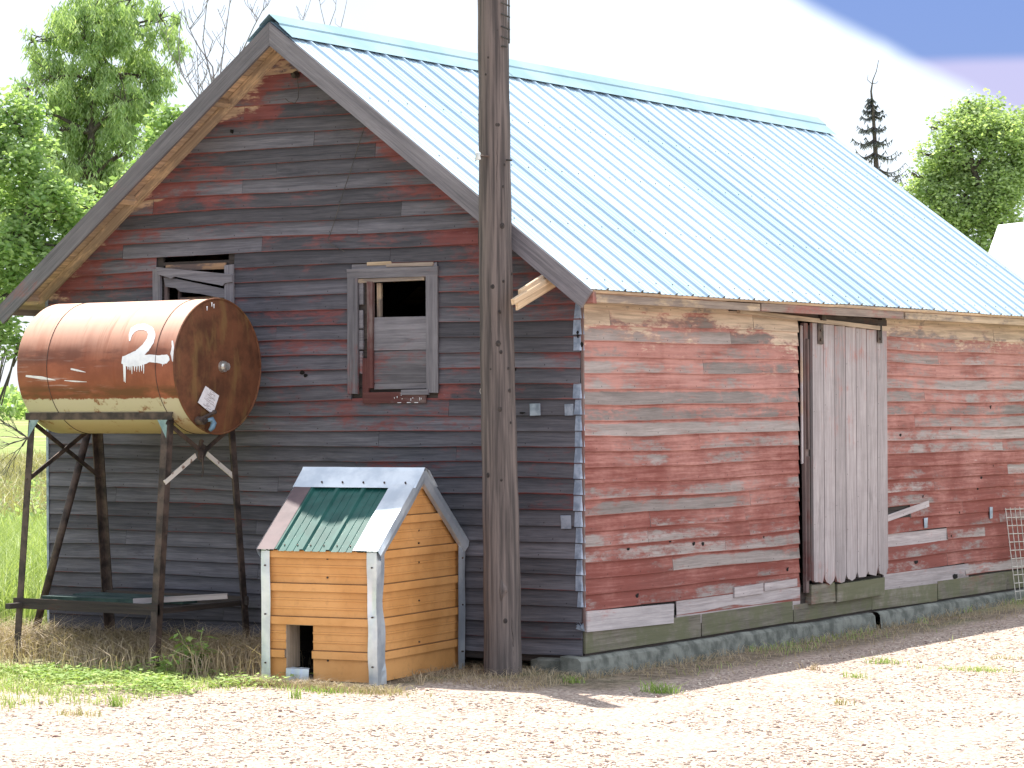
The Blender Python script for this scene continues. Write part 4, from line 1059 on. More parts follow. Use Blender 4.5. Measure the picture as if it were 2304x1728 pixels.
# ------------------------------------------------------------------ dog house
TH = .13; dM = Vector((-.754, -1.196, 0)); da_ = Vector((-math.cos(TH), -math.sin(TH), 0)); dbv = Vector((-math.sin(TH), math.cos(TH), 0))
DW, DD, DH, DR = .757, 1.13, .714, 1.118; DG = GZ-.005
dog = thing('dog_house', (*(dM+da_*DW/2+dbv*DD/2).xy, GZ), 'small orange metal-sided dog house with green ribbed roof and galvanized corners', 'dog house')
nF = -dbv; nR = -da_                       # outward: front faces -db, right gable faces -da
def ribprof(z0, z1, base_, sp=.206, ph=.0):
    P = [(z0, 0.)]; k = 0; zz = base_
    while zz < z1:
        for dz, o in ((-.0275, 0), (-.0245, .020), (.0215, .020), (.0275, 0), (.070, 0), (.072, .005), (.083, .005), (.085, 0), (.124, 0), (.126, .005), (.137, .005), (.139, 0)):
            if z0 < zz+dz < z1: P.append((zz+dz, o))
        zz += sp
    P.append((z1, 0.)); return P
def panel(mb_, org, ax_, nrm, prof_, srange, wob=.0):
    for i in range(len(prof_)-1):
        (za, oa), (zb, ob) = prof_[i], prof_[i+1]
        for (a0, b0), (a1, b1) in zip(srange(za+1e-4), srange(zb-1e-4)):
            k = 6
            for j in range(k):
                def P(t, z_, o_, s0, s1):
                    s = s0+(s1-s0)*t; wv2 = wob*mnoise.noise(Vector((s*3, z_*4, 1)))
                    return org+ax_*s+nrm*(o_+wv2)+Vector((0, 0, z_))
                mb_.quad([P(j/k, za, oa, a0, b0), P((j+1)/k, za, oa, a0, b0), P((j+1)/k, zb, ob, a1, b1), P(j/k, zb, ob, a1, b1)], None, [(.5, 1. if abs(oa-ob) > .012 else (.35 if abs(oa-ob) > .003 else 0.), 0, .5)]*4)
pf = ribprof(DG+.02, DH-.002, .055)
DX0, DX1 = .435, .628                   # door range from M towards the left
dz0, dz1 = -.04, .235
def sr_front(z):
    if z < dz1 and z > dz0-1: return [(0.0, DX0), (DX1, DW)]
    return [(0.0, DX0), (DX0, DW)]
pf2 = sorted(set(pf+[(dz1-.0005, 0.), (dz1+.0005, 0.)]))
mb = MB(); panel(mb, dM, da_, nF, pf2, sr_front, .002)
mb2 = MB()
zz0 = DG+.02
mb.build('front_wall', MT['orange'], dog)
def half(z):
    if z <= DH: return (0., DD)
    t = (z-DH)/(DR-DH); return (DD/2*t, DD-DD/2*t)
pr = ribprof(DG+.02, DR, .055)
if True:
    pr = sorted(set(pr+[(DH-.0003, 0.), (DH+.0003, 0.)]))
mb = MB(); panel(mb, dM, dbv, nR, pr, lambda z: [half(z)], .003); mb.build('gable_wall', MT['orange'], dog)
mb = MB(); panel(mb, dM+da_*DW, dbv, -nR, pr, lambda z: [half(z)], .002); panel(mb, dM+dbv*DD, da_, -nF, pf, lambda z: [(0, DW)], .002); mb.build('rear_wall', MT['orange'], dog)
# wooden inner box
mb = MB(); inn = .018
def ib(o, a, b_, c, la, lb, lc, **k): mb.board(dM+o, a, b_, c, la, lb, lc, **k)
Zv = Vector((0, 0, 1))
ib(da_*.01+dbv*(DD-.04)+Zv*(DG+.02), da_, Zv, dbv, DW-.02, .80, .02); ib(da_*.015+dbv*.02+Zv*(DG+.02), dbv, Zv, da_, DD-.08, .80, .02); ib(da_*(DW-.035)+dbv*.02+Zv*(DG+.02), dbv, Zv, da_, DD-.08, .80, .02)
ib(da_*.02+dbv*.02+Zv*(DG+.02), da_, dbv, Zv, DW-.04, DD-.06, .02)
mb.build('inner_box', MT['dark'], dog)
mb = MB(); ib(da_*(DX1-.002)+dbv*.004+Zv*dz0, Zv, dbv, da_, dz1-dz0, .16, .02, raw=.4); ib(da_*(DX0-.018)+dbv*.004+Zv*dz0, Zv, dbv, da_, dz1-dz0, .04, .018, raw=.4)
ib(da_*DX0+dbv*.004+Zv*(dz1-.004), da_, dbv, Zv, DX1-DX0, .05, .015, raw=.7)
mb.each('door_frame', MT['raw'], dog)
# crumpled metal sill under the door
mb = MB(); pts = []
for j in range(9):
    t = j/8; s = DX0+.02+(DX1-DX0-.03)*(t); w_ = random.uniform(-.004, .004)
    pts.append([dM+da_*s+nF*.006+Zv*(dz0+.012+w_), dM+da_*s+nF*(.024+w_)+Zv*(dz0+.004), dM+da_*s+nF*(.034+w_*2)+Zv*(DG+.0)])
for j in range(8):
    for k in range(2): mb.quad([pts[j][k], pts[j][k+1], pts[j+1][k+1], pts[j+1][k]])
mb.build('door_sill', MT['galv'], dog)
# corner trims
def lstrip(corner, d1, d2, n1, n2, z0, z1, w1=.062, w2=.062, am=.008):
    """crumpled L strip round a vertical corner: flange along d1 (facing n1) and along d2 (facing n2)"""
    m_ = MB(); K = 18; rows = []; sd_ = random.uniform(0, 99)
    for i in range(K+1):
        z = z0+(z1-z0)*i/K; q = am*mnoise.noise(Vector((z*4, sd_, 0))); q2 = am*mnoise.noise(Vector((z*4, sd_, 9))); low = max(0, 1-(z-z0)/.3)
        c = corner+(n1+n2)*.030+n1*q*.6+n2*q2*.6+Vector((0, 0, z))
        rows.append([c+d1*(w1+q*.8)-n1*.001, c+d1*w1*.5+n1*q2*.5, c, c+d2*w2*.5+n2*(q*.9), c+d2*(w2+q2*.8)+n2*q2*(.5+low)])
    for i in range(K):
        for k in range(4):
            m_.quad([rows[i][k], rows[i][k+1], rows[i+1][k+1], rows[i+1][k]]); 
    for zz_ in np.linspace(z0+.12, z1-.12, 3):
        c = corner+(n1+n2)*.031+d1*w1*.5+Vector((0, 0, zz_)); m_.tube([c-n1*.006, c+n1*.010], .0055, 6, 1)
    o_ = m_.build('corner_trim', [MT['galv'], MT['steel']], dog); return o_
lstrip(dM, da_, dbv, nF, nR, DG-.0, DH+.005, .066, .10, .018)
lstrip(dM+da_*DW, -da_, dbv, nF, -nR, DG-.0, DH+.005)
lstrip(dM+dbv*DD, -dbv, da_, nR, -nF, DG-.0, DH+.005, .095, .05, .018)
lstrip(dM+da_*DW+dbv*DD, -dbv, -da_, -nR, -nF, DG-.0, DH+.005, .05, .05)
# roof
OVX = .045; OVE = .035
nslope = math.atan2(DR+.045-DH, DD/2)
def dr_pt(face, s, t, h=0.):
    """face 0 front slope, 1 back slope; s along ridge from the right end, t 0 ridge..1 eave"""
    run = (DD/2+OVE)*t; yy = DD/2-run if face == 0 else DD/2+run
    z = (DR+.05)-(DR+.05-DH-.004)*(run/(DD/2)); nn = (nF if face == 0 else -nF)
    return dM+da_*s+dbv*yy+Vector((0, 0, z))+(nn*math.sin(nslope)+Zv*math.cos(nslope))*h
dro = None
prof2 = []; s = -OVX
ends = DW+OVX
while s < ends:
    for d_, h in ((0, 0), (.040, 0), (.043, .004), (.050, .004), (.053, 0), (.093, 0), (.096, .004), (.103, .004), (.106, 0), (.146, 0), (.156, .017), (.176, .017), (.186, 0)):
        if s+d_ < ends: prof2.append((s+d_, h))
    s += .186
mb = MB()
for face in (0, 1):
    for j in range(4):
        for i in range(len(prof2)-1):
            (sa, ha), (sb, hb) = prof2[i], prof2[i+1]
            q = [dr_pt(face, sa, j/4, ha), dr_pt(face, sb, j/4, hb), dr_pt(face, sb, (j+1)/4, hb), dr_pt(face, sa, (j+1)/4, ha)]
            mb.quad(q if face == 0 else q[::-1])
for s_ in np.arange(.08, DW, .093):
    p = dr_pt(0, s_, .93, .002); mb.tube([p, dr_pt(0, s_, .93, .008)], .0045, 6, 1)
droof = mb.build('roof', [MT['green'], MT['steel']], dog)
def flat_strip(face, s0, s1, h, mat, name, t0=.0, t1=1.01, par=None, kink=False):
    m_ = MB(); K = 10
    for j in range(K):
        ta, tb = t0+(t1-t0)*j/K, t0+(t1-t0)*(j+1)/K
        def hh(t, e): return h+.002*mnoise.noise(Vector((t*5, s0*9, e)))
        cols_ = [s0, s0+(s1-s0)*.5, s1]
        for a_, b_ in ((cols_[0], cols_[1]), (cols_[1], cols_[2])):
            q = [dr_pt(face, a_, ta, hh(ta, a_)), dr_pt(face, b_, ta, hh(ta, b_)), dr_pt(face, b_, tb, hh(tb, b_)), dr_pt(face, a_, tb, hh(tb, a_))]
            m_.quad(q if face == 0 else q[::-1])
    return m_.build(name, mat, par or droof)
o_ = flat_strip(0, -OVX-.004, .125, .022, MT['galv'], 'galvanized_strip', .1)
o_ = flat_strip(0, DW-.075, DW+OVX+.004, .020, MT['brown'], 'brown_trim', .1); o_['label'] = 'brown metal trim down the left edge of the roof'
# rake trims on the right gable (two faces each: flat drop and inner return)
for sgap, fc in ((0, 0), (0, 1), (1, 0), (1, 1)):
    m_ = MB(); sE = -OVX-.005 if sgap == 0 else DW+OVX+.005; nn = nR if sgap == 0 else -nR; K = 10; rows = []
    for j in range(K+1):
        t = j/K*1.01; q = .004*mnoise.noise(Vector((t*4, fc*5, sgap)))
        a = dr_pt(fc, sE, t, .024); b_ = dr_pt(fc, sE, t, -.018)+nn*(.006+q); c = dr_pt(fc, sE, t, -.056)+nn*(-.004-q); d_ = dr_pt(fc, sE, t, -.060)-nn*.03
        if j == 0:
            for v_ in (a, b_, c, d_): pass
        rows.append([a, b_, c, d_])
    for j in range(K):
        for k in range(3): m_.quad([rows[j][k], rows[j+1][k], rows[j+1][k+1], rows[j][k+1]])
    m_.build('rake_trim', MT['galv'], droof)
m_ = MB(); K = 10
line = [(0, .235, .020), (0, .03, .030), (0, .0, .036), (1, .03, .030), (1, .235, .020)]
for j in range(K):
    sa, sb = -OVX-.02+(DW+2*OVX+.035)*j/K, -OVX-.02+(DW+2*OVX+.035)*(j+1)/K
    for i in range(len(line)-1):
        P = []
        for (f_, t, h), s_ in ((line[i], sa), (line[i+1], sa), (line[i+1], sb), (line[i], sb)):
            P.append(dr_pt(f_, s_, t, h+.002*mnoise.noise(Vector((s_*6, t, 2)))))
        m_.quad(P)
for s_ in (.02, .17, .32, .47, .62): 
    p = dr_pt(0, s_, .18, .022); m_.tube([p, dr_pt(0, s_, .18, .032)], .006, 6, 1)
m_.build('ridge_cap', [MT['galv'], MT['steel']], droof)
mb = MB()
for s_, z_ in ((.33, .645), (.33, .53), (.33, .27), (.33, .02)):
    c = dM+da_*s_+Zv*z_; mb.tube([c-nF*.002, c+nF*.008], .006, 6)
for s_, z_ in ((.57, .72), (.57, .60), (.57, .36), (.57, .10), (.57, .80)):
    c = dM+dbv*s_+Zv*z_; mb.tube([c-nR*.002, c+nR*.008], .006, 6)
mb.build('screw', MT['steel'], dog)

# ------------------------------------------------------------------ ground
def fbm(x, y, s): return mnoise.fractal(Vector((x*s, y*s, .3)), 1., 2., 4)
def ground_mat():
    m, t, b = newmat('gravel yard and field')
    g = nd(t, 'ShaderNodeNewGeometry').outputs['Position']; sp = nd(t, 'ShaderNodeSeparateXYZ'); t.links.new(g, sp.inputs[0]); x, y, z = sp.outputs
    n1 = noi(t, g, 1.2, 6, .6); n2 = noi(t, g, 55, 5, .65); n3 = noi(t, g, 14, 5, .6)
    vor = nd(t, 'ShaderNodeTexVoronoi'); vor.inputs['Scale'].default_value = 48; t.links.new(g, vor.inputs['Vector'])
    vc = nd(t, 'ShaderNodeSeparateColor'); t.links.new(vor.outputs['Color'], vc.inputs[0])
    grav = mixc(t, vc.outputs[0], (.30, .225, .18), (.545, .445, .37))
    grav = mixc(t, mth(t, 'MULTIPLY', smooth(t, n3, .5, .7), .35), grav, (.55, .50, .42))
    grav = mixc(t, smooth(t, vor.outputs['Distance'], .45, .8), grav, (.22, .17, .15))
    dirt = mixc(t, smooth(t, n3, .35, .65), (.13, .105, .075), (.27, .215, .155))
    dirt = mixc(t, mth(t, 'MULTIPLY', smooth(t, n1, .5, .62), .5), dirt, (.10, .13, .05))
    # strip of dirt beside the walls
    wig = mth(t, 'MULTIPLY', mth(t, 'SUBTRACT', n1, .5), .5)
    sx = smooth(t, mth(t, 'ADD', x, wig), .75, .45)
    left = mth(t, 'ADD', y, mth(t, 'ADD', wig, mth(t, 'MULTIPLY', mth(t, 'MAXIMUM', mth(t, 'SUBTRACT', -1.0, x), 0), -.0)))
    gy = smooth(t, left, -1.75, -1.45)
    gyr = smooth(t, mth(t, 'ADD', y, wig), -.95, -.6)
    frontmix = mth(t, 'ADD', mth(t, 'MULTIPLY', gyr, smooth(t, x, -.7, -.4)), mth(t, 'MULTIPLY', gy, smooth(t, x, -.4, -.7)))
    dm = mth(t, 'MULTIPLY', sx, frontmix, clamp=True)
    c = mixc(t, dm, grav, dirt)
    # grass field left of and behind the barn
    fld = mixc(t, smooth(t, n1, .4, .6), (.13, .19, .05), (.24, .27, .10))
    fn = noi(t, vmth(t, 'MULTIPLY', g, (.07, .07, 0)).outputs[0], 1, 5, .6)
    fld = mixc(t, smooth(t, fn, .52, .66), fld, (.33, .30, .15))
    fm = mth(t, 'MAXIMUM', smooth(t, mth(t, 'SUBTRACT', mth(t, 'MULTIPLY', x, -1), mth(t, 'MULTIPLY', wig, 1)), 4.6, 5.2), smooth(t, y, 8.5, 11))
    lawn = smooth(t, mth(t, 'ADD', mth(t, 'ADD', mth(t, 'MULTIPLY', x, -1), -1.82), mth(t, 'ADD', mth(t, 'MULTIPLY', y, -.40*-1), mth(t, 'MULTIPLY', wig, 1.2))), -.1, .6)
    c = mixc(t, mth(t, 'MULTIPLY', lawn, .65), c, (.36, .36, .20))
    c = mixc(t, fm, c, fld)
    hgt = mth(t, 'ADD', mth(t, 'MULTIPLY', vor.outputs['Distance'], -1.0), mth(t, 'MULTIPLY', n2, .6))
    setb(t, b, c, .95, None, hgt, .8, .012, .2)
    return m
def ghgt(x, y):
    h = .010*fbm(x, y, .9)+.004*fbm(x, y, 4.)
    if -5.5 < x < .1 and -.2 < y < 8: h -= .03
    h += .035*math.exp(-((x+.35)**2+(y+.35)**2)/.3)
    if x > .08: h += .05*max(0, min(1, (y-3)/5))*max(0, min(1, (1.5-x)))   # banked a little along the far wall
    return h
GX = np.concatenate([[-900, -300, -120, -60, -30, -18, -12, -9], np.arange(-7.5, 4.2, .12), [5, 7, 10, 20, 40, 90, 250, 700]])
GY = np.concatenate([[-200, -60, -30, -20, -14, -11], np.arange(-9, 9.2, .12), [10, 12, 16, 24, 40, 80, 160, 400, 1500]])
V = np.array([[x, y, GZ+(ghgt(x, y) if -8 < x < 5 and -9.5 < y < 10 else 0.)] for y in GY for x in GX]); nx = len(GX)
FQ = np.array([[j*nx+i, j*nx+i+1, (j+1)*nx+i+1, (j+1)*nx+i] for j in range(len(GY)-1) for i in range(nx-1)])
go = raw_mesh('ground', V, FQ, ground_mat()); go['kind'] = 'structure'
go.data.polygons.foreach_set('use_smooth', [True]*len(go.data.polygons))

def gz(x, y): return GZ+ghgt(x, y)
# gravel stones
ico_v = np.array([[0, 0, 1], [1, 0, 0], [0, 1, 0], [-1, 0, 0], [0, -1, 0], [0, 0, -1]], float)
ico_f = np.array([[0, 1, 2], [0, 2, 3], [0, 3, 4], [0, 4, 1], [5, 2, 1], [5, 3, 2], [5, 4, 3], [5, 1, 4]])
def stones(name, cnt, region, smin, smax, mat):
    Vs, Fs, Cs = [], [], []; k = 0
    while k < cnt:
        x, y = region()
        s = smin*(smax/smin)**(random.random()**2.2)
        v = ico_v*rng.uniform(.6, 1.15, (6, 1))*np.array([s, s*random.uniform(.6, 1), s*random.uniform(.35, .6)])
        a = random.random()*6.28; ca, sa = math.cos(a), math.sin(a); R_ = np.array([[ca, -sa, 0], [sa, ca, 0], [0, 0, 1]])
        v = v@R_.T+np.array([x, y, gz(x, y)+s*.12]); Vs.append(v); Fs.append(ico_f+6*k); Cs += [random.random()]*6; k += 1
    o = raw_mesh(name, np.vstack(Vs), np.vstack(Fs), mat, np.array(Cs), nv=3); o['kind'] = 'stuff'; return o
def reg_gravel():
    while True:
        s = random.uniform(-3.0, 2.6); d = random.uniform(9.3, 20.5)
        p = CAM+Vector((_d.x, _d.y, 0)).normalized()*d+Vector((_r.x, _r.y, 0))*(s*d/13.)
        x, y = p.x, p.y
        if x < .75 and y > -1.2: continue
        if x < -.4 and y > -1.75: continue
        if mnoise.noise(Vector((x*1.1, y*1.1, 6)))+.5*mnoise.noise(Vector((x*4, y*4, 2))) < random.uniform(-.55, .12): continue
        return x, y
stones('gravel', 46000, reg_gravel, .004, .019, MT['stone'])
o_ = stones('scattered_rocks', 260, reg_gravel, .010, .026, MT['rock'])

# grass builder: blades as bent two-segment strips
def blades(name, pts, h0, h1, w, mat, lean=.35, parent=None, kind='stuff', origin=(0, 0, 0), curl=.5):
    n = len(pts); pts = np.asarray(pts, float); h = rng.uniform(h0, h1, n); a = rng.uniform(0, 2*np.pi, n); l = rng.uniform(0, lean, n)*h
    dx, dy = np.cos(a)*l, np.sin(a)*l; b = rng.uniform(0, 2*np.pi, n); wx, wy = np.cos(b)*w/2, np.sin(b)*w/2
    P0 = pts; z3 = np.zeros(n)
    m1 = P0+np.stack([dx*.35, dy*.35, h*.6], 1); t1 = P0+np.stack([dx*(1+curl), dy*(1+curl), h*(1-.3*rng.random(n)*curl)], 1)
    W_ = np.stack([wx, wy, z3], 1)
    V_ = np.stack([P0-W_, P0+W_, m1+W_*.8, m1-W_*.8, m1-W_*.8, m1+W_*.8, t1+W_*.1, t1-W_*.1], 1).reshape(-1, 3)
    C_ = np.repeat(rng.random(n), 8)
    o = raw_mesh(name, V_, None, mat, C_, parent=parent, origin=origin)
    if kind: o['kind'] = kind
    return o
def scat(n, f, clump=None):
    out = []
    while len(out) < n:
        p = f()
        if p: out.append((p[0], p[1], gz(p[0], p[1])-.005))
    return out
# dry grass in front of the gable, under the stand
def f_dry():
    x = random.uniform(-5.1, -1.5); y = -.15-abs(random.gauss(0, .62))
    if y < -1.75+(.25 if x > -2.4 else 0): return None
    if mnoise.noise(Vector((x*2.3, y*2.3, 4))) < -.12-.3*random.random(): return None
    return x, y
blades('dry_grass', scat(9000, f_dry), .08, .27, .006, MT['dry'], 1.1, curl=.8)
def f_litter():
    r = random.random()
    if r < .45: x = random.uniform(-1.6, .25); y = random.uniform(-1.0, .0); y = y if x > -.7 else random.uniform(-1.65, -1.45) if random.random() < .5 else y
    elif r < .6: x = random.uniform(-1.5, -.35); y = random.uniform(-1.66, -1.42)
    else: x = .08+abs(random.gauss(0, .33)); y = random.uniform(0, 7.6)
    if (x > .0 and x < .08 and y > 0): return None
    return x, y
blades('grass_litter', scat(6500, f_litter), .02, .075, .004, MT['dry'], 2.0, curl=1.2)
def f_sidegreen():
    x = .12+abs(random.gauss(0, .22)); y = random.uniform(-.3, 7.2)
    if mnoise.noise(Vector((x*2, y*1.3, 9))) < .12: return None
    return x, y
blades('side_grass', scat(450, f_sidegreen), .02, .07, .005, MT['grass'], .9)
# bright low greens in front, lower left
def f_green():
    x = random.uniform(-5.4, -.9); y = random.uniform(-4.4, -1.5)
    e = (-1.08-.40*(-1.8-y))-x+.35*mnoise.noise(Vector((x*2, y*2, 1)))       # metres inside the green
    if e < 0 or random.random() > .12+e*1.1: return None
    dens = mnoise.noise(Vector((x*3, y*3, 8)))
    if dens < random.uniform(-.6, .15): return None
    return x, y
blades('green_grass', scat(17000, f_green), .015, .07, .006, MT['grass'], .9)
def leafy(name, pts, ls0, ls1, mat, kind='stuff', parent=None, origin=(0, 0, 0), hmax=.09, flat=.5):
    """little pointed leaves, each a folded diamond, carried at random heights"""
    n = len(pts); P = np.asarray(pts, float); s = rng.uniform(ls0, ls1, n); a = rng.uniform(0, 2*np.pi, n); tl = rng.uniform(-.5, .7, n)*flat
    d = np.stack([np.cos(a)*np.cos(tl), np.sin(a)*np.cos(tl), np.sin(tl)], 1); wv = np.stack([-np.sin(a), np.cos(a), rng.uniform(-.3, .3, n)], 1)
    P = P+np.stack([np.zeros(n), np.zeros(n), rng.uniform(.01, hmax, n)], 1)
    s_ = s[:, None]
    V_ = np.stack([P, P+d*s_*.45+wv*s_*.28, P+d*s_, P+d*s_*.45-wv*s_*.28], 1).reshape(-1, 3)
    o = raw_mesh(name, V_, None, mat, np.repeat(rng.random(n), 4), parent=parent, origin=origin)
    if kind: o['kind'] = kind
    return o
def f_weed():
    x = random.uniform(-4.8, -1.15); c = -1.80-.10*math.sin(x*3)
    y = random.gauss(c+(x+.9)*.04, .28)
    e = (-1.12-.40*(-1.8-y))-x
    if e < 0 or random.random() > .2+e*1.5: return None
    if mnoise.noise(Vector((x*2.5, y*2.5, 3))) < random.uniform(-.35, .1): return None
    return x, y
leafy('weeds', scat(8500, f_weed), .018, .055, MT['weed'], hmax=.06)
# tall field grass left of the barn
def f_tall():
    D = random.uniform(20, 34); u = random.uniform(-120, 150); p = CAM+ray(u, 913)*D
    if p.x > -4.75 and p.y > -.4: return None
    return p.x, p.y
def scat0(n, f):
    out = []
    while len(out) < n:
        p = f()
        if p: out.append((p[0], p[1], GZ-.02))
    return out
blades('tall_grass', scat0(15000, f_tall), .18, .55, .012, MT['grass'], .5)
def f_field():
    D = random.uniform(33, 70); u = random.uniform(-160, 160); p = CAM+ray(u, 913)*D; return p.x, p.y
blades('field_grass', scat0(14000, f_field), .25, .7, .03, MT['drytall'], .6)

# individual plants
def tuft(u, v, nb, spread, h0, h1, mat, label, cat='weed', group='green tufts growing in the gravel', wd=.006, leafn=0):
    p = hit(u, v, 2, GZ); z = gz(p.x, p.y)
    pts = [(p.x+random.gauss(0, spread*1.4), p.y+random.gauss(0, spread*.7), z-.004) for _ in range(nb)]
    o = blades('weed_tuft', pts, h0, h1, wd, mat, 1.0, kind=None, origin=(p.x, p.y, z)); tag(o, label, cat, group)
    return o
tuft(1484, 1556, 120, .045, .03, .10, MT['weed'], 'leafiest green tuft on the gravel, nearest the tip of the pole shadow')
tuft(1289, 1538, 60, .03, .02, .07, MT['weed'], 'small bright weed at the barn corner beside the start of the pole shadow')
tuft(2216, 1512, 110, .07, .02, .05, MT['grass'], 'low green mat of grass on the gravel nearest the right edge of the photo')
tuft(2138, 1508, 60, .06, .01, .035, MT['grass'], 'flat faint green patch on the gravel just left of the low grass mat')
tuft(1985, 1494, 80, .05, .02, .06, MT['weed'], 'thin green weed just outside the shadow edge in front of the sliding door')
tuft(1930, 1524, 45, .03, .02, .06, MT['weed'], 'small green sprig on the gravel below the sliding door')
tuft(1897, 1586, 24, .02, .03, .06, MT['drytall'], 'tiny yellow sprout alone on open gravel below the door')
tuft(2270, 1484, 50, .06, .01, .04, MT['drytall'], 'yellowish grass patch on the gravel near the mesh panel')
tuft(262, 1588, 45, .02, .04, .11, MT['weed'], 'upright sprig rising from the edge of the lower left greens')
tuft(175, 1608, 70, .05, .02, .06, MT['drytall'], 'yellowing tuft on the gravel at the lower left of the photo')
tuft(665, 1575, 26, .012, .05, .11, MT['weed'], 'single stalk of weed on the gravel in front of the dog house door')
tuft(850, 1560, 160, .10, .02, .06, MT['drytall'], 'dry yellow tuft at the front corner of the dog house')
tuft(735, 1560, 120, .08, .02, .06, MT['weed'], 'pale green tuft below the dog house door')
tuft(944, 1545, 14, .012, .06, .12, MT['dry'], 'dead stalk sticking up beside the dog house right wall')
tuft(1830, 1508, 30, .03, .02, .07, MT['dry'], 'short dead stems at the shadow edge below the door track end')

def stemplant(u, v, y_, hgt, nst, leaf, label, seed=1, lsz=.08):
    random.seed(seed); p = hit(u, v, 2, GZ) if y_ is None else hit(u, v, 1, y_); p.z = gz(p.x, p.y)
    root = thing('weed_plant', p, label, 'plant'); mb_ = MB(); LV, LC = [], []
    for s_ in range(nst):
        a = random.uniform(0, 6.28); ln = hgt*random.uniform(.6, 1.05); tip = p+Vector((math.cos(a)*ln*.45, math.sin(a)*ln*.35, ln)); mid = p.lerp(tip, .5)+Vector((0, 0, ln*.08))
        mb_.tube([p, mid, tip], [.005, .004, .002], 5)
        for k in range(leaf):
            t = .25+.75*k/leaf; q = p.lerp(tip, t); b_ = k*2.4+random.uniform(-.3, .3); l = lsz*random.uniform(.7, 1.25)*(1.1-.4*t)
            d = Vector((math.cos(b_), math.sin(b_), random.uniform(-.35, .35))).normalized(); w_ = d.cross(Vector((0, 0, 1))).normalized()
            q0 = q+d*.015; dr_ = Vector((0, 0, -l*.22))
            LV += [q0, q0+d*l*.4+w_*l*.26+dr_*.1, q0+d*l+dr_, q0+d*l*.4-w_*l*.26+dr_*.1]; LC += [random.random()]*4
    mb_.build('stem', MT['grass'], root)
    raw_mesh('leaves', np.array([tuple(x) for x in LV]), None, MT['weed'], np.array(LC), parent=root, origin=tuple(p))
    random.seed(seed+100)
stemplant(440, 1512, None, .30, 7, 11, 'leafy green weed growing in the shade between the tank stand and dog house', 5, .11)
stemplant(375, 1524, None, .16, 5, 8, 'low broad-leaved weed at the foot of the front right leg of the stand', 6, .09)
stemplant(2296, 1322, None, .16, 6, 9, 'green weed behind the mesh panel past the far corner of the barn', 8, .07)

# dead branch with bare twigs at far left
def twiggy(name, u0, v0, D, n, label, cat, L0, seed, mat, dirs=(-2.6, -.6), r0=.02, group=None):
    random.seed(seed); base_ = far(u0, v0, D); root = thing(name, base_, label, cat, group); mb_ = MB()
    def grow(p, ang, ln, r, dep):
        q = p; P = [p]
        for k in range(4):
            ang2 = ang+random.uniform(-.2, .2); q = q+_r2*(math.cos(ang2)*ln/4)+_u2*(math.sin(ang2)*ln/4)+_d*random.uniform(-.1, .1)*ln/4; P.append(q)
        mb_.tube(P, [r*(1-.14*k) for k in range(5)], 5, cap=False)
        if dep > 0:
            for k in range(random.randint(2, 3)):
                grow(P[random.randint(1, 4)], ang+random.uniform(-.65, .65), ln*random.uniform(.45, .75), r*.55, dep-1)
    for k in range(n): grow(base_, random.uniform(*dirs), L0*random.uniform(.7, 1.1), r0, 2)
    mb_.build('branches', mat, root); random.seed(seed+50); return root
twiggy('dead_branch', 62, 985, 18.2, 9, 'dead dark twiggy branch poking in beside the tank at the left edge', 'branch', .24, 21, MT['wire'], (2.2, 4.2), .004)

# wire mesh panel at the far end of the side wall
mb = MB()
o0 = Vector((.085, 6.60, .10)); 
for k in range(8):
    y_ = 6.60+k*.10; mb.tube([(.16, y_, GZ+.05), (.07, y_+.0, .70)], .004, 5)
for k in range(12):
    t = k/11; mb.tube([(.16-.09*t+.004, 6.58, GZ+.06+.75*t), (.16-.09*t+.004, 7.32, GZ+.06+.75*t-.02)], .004, 5)
o_ = mb.build('mesh_panel', MT['wirel'], None, origin=(.12, 6.95, GZ)); tag(o_, 'welded wire mesh panel leaning on the far end of the red wall', 'mesh panel')

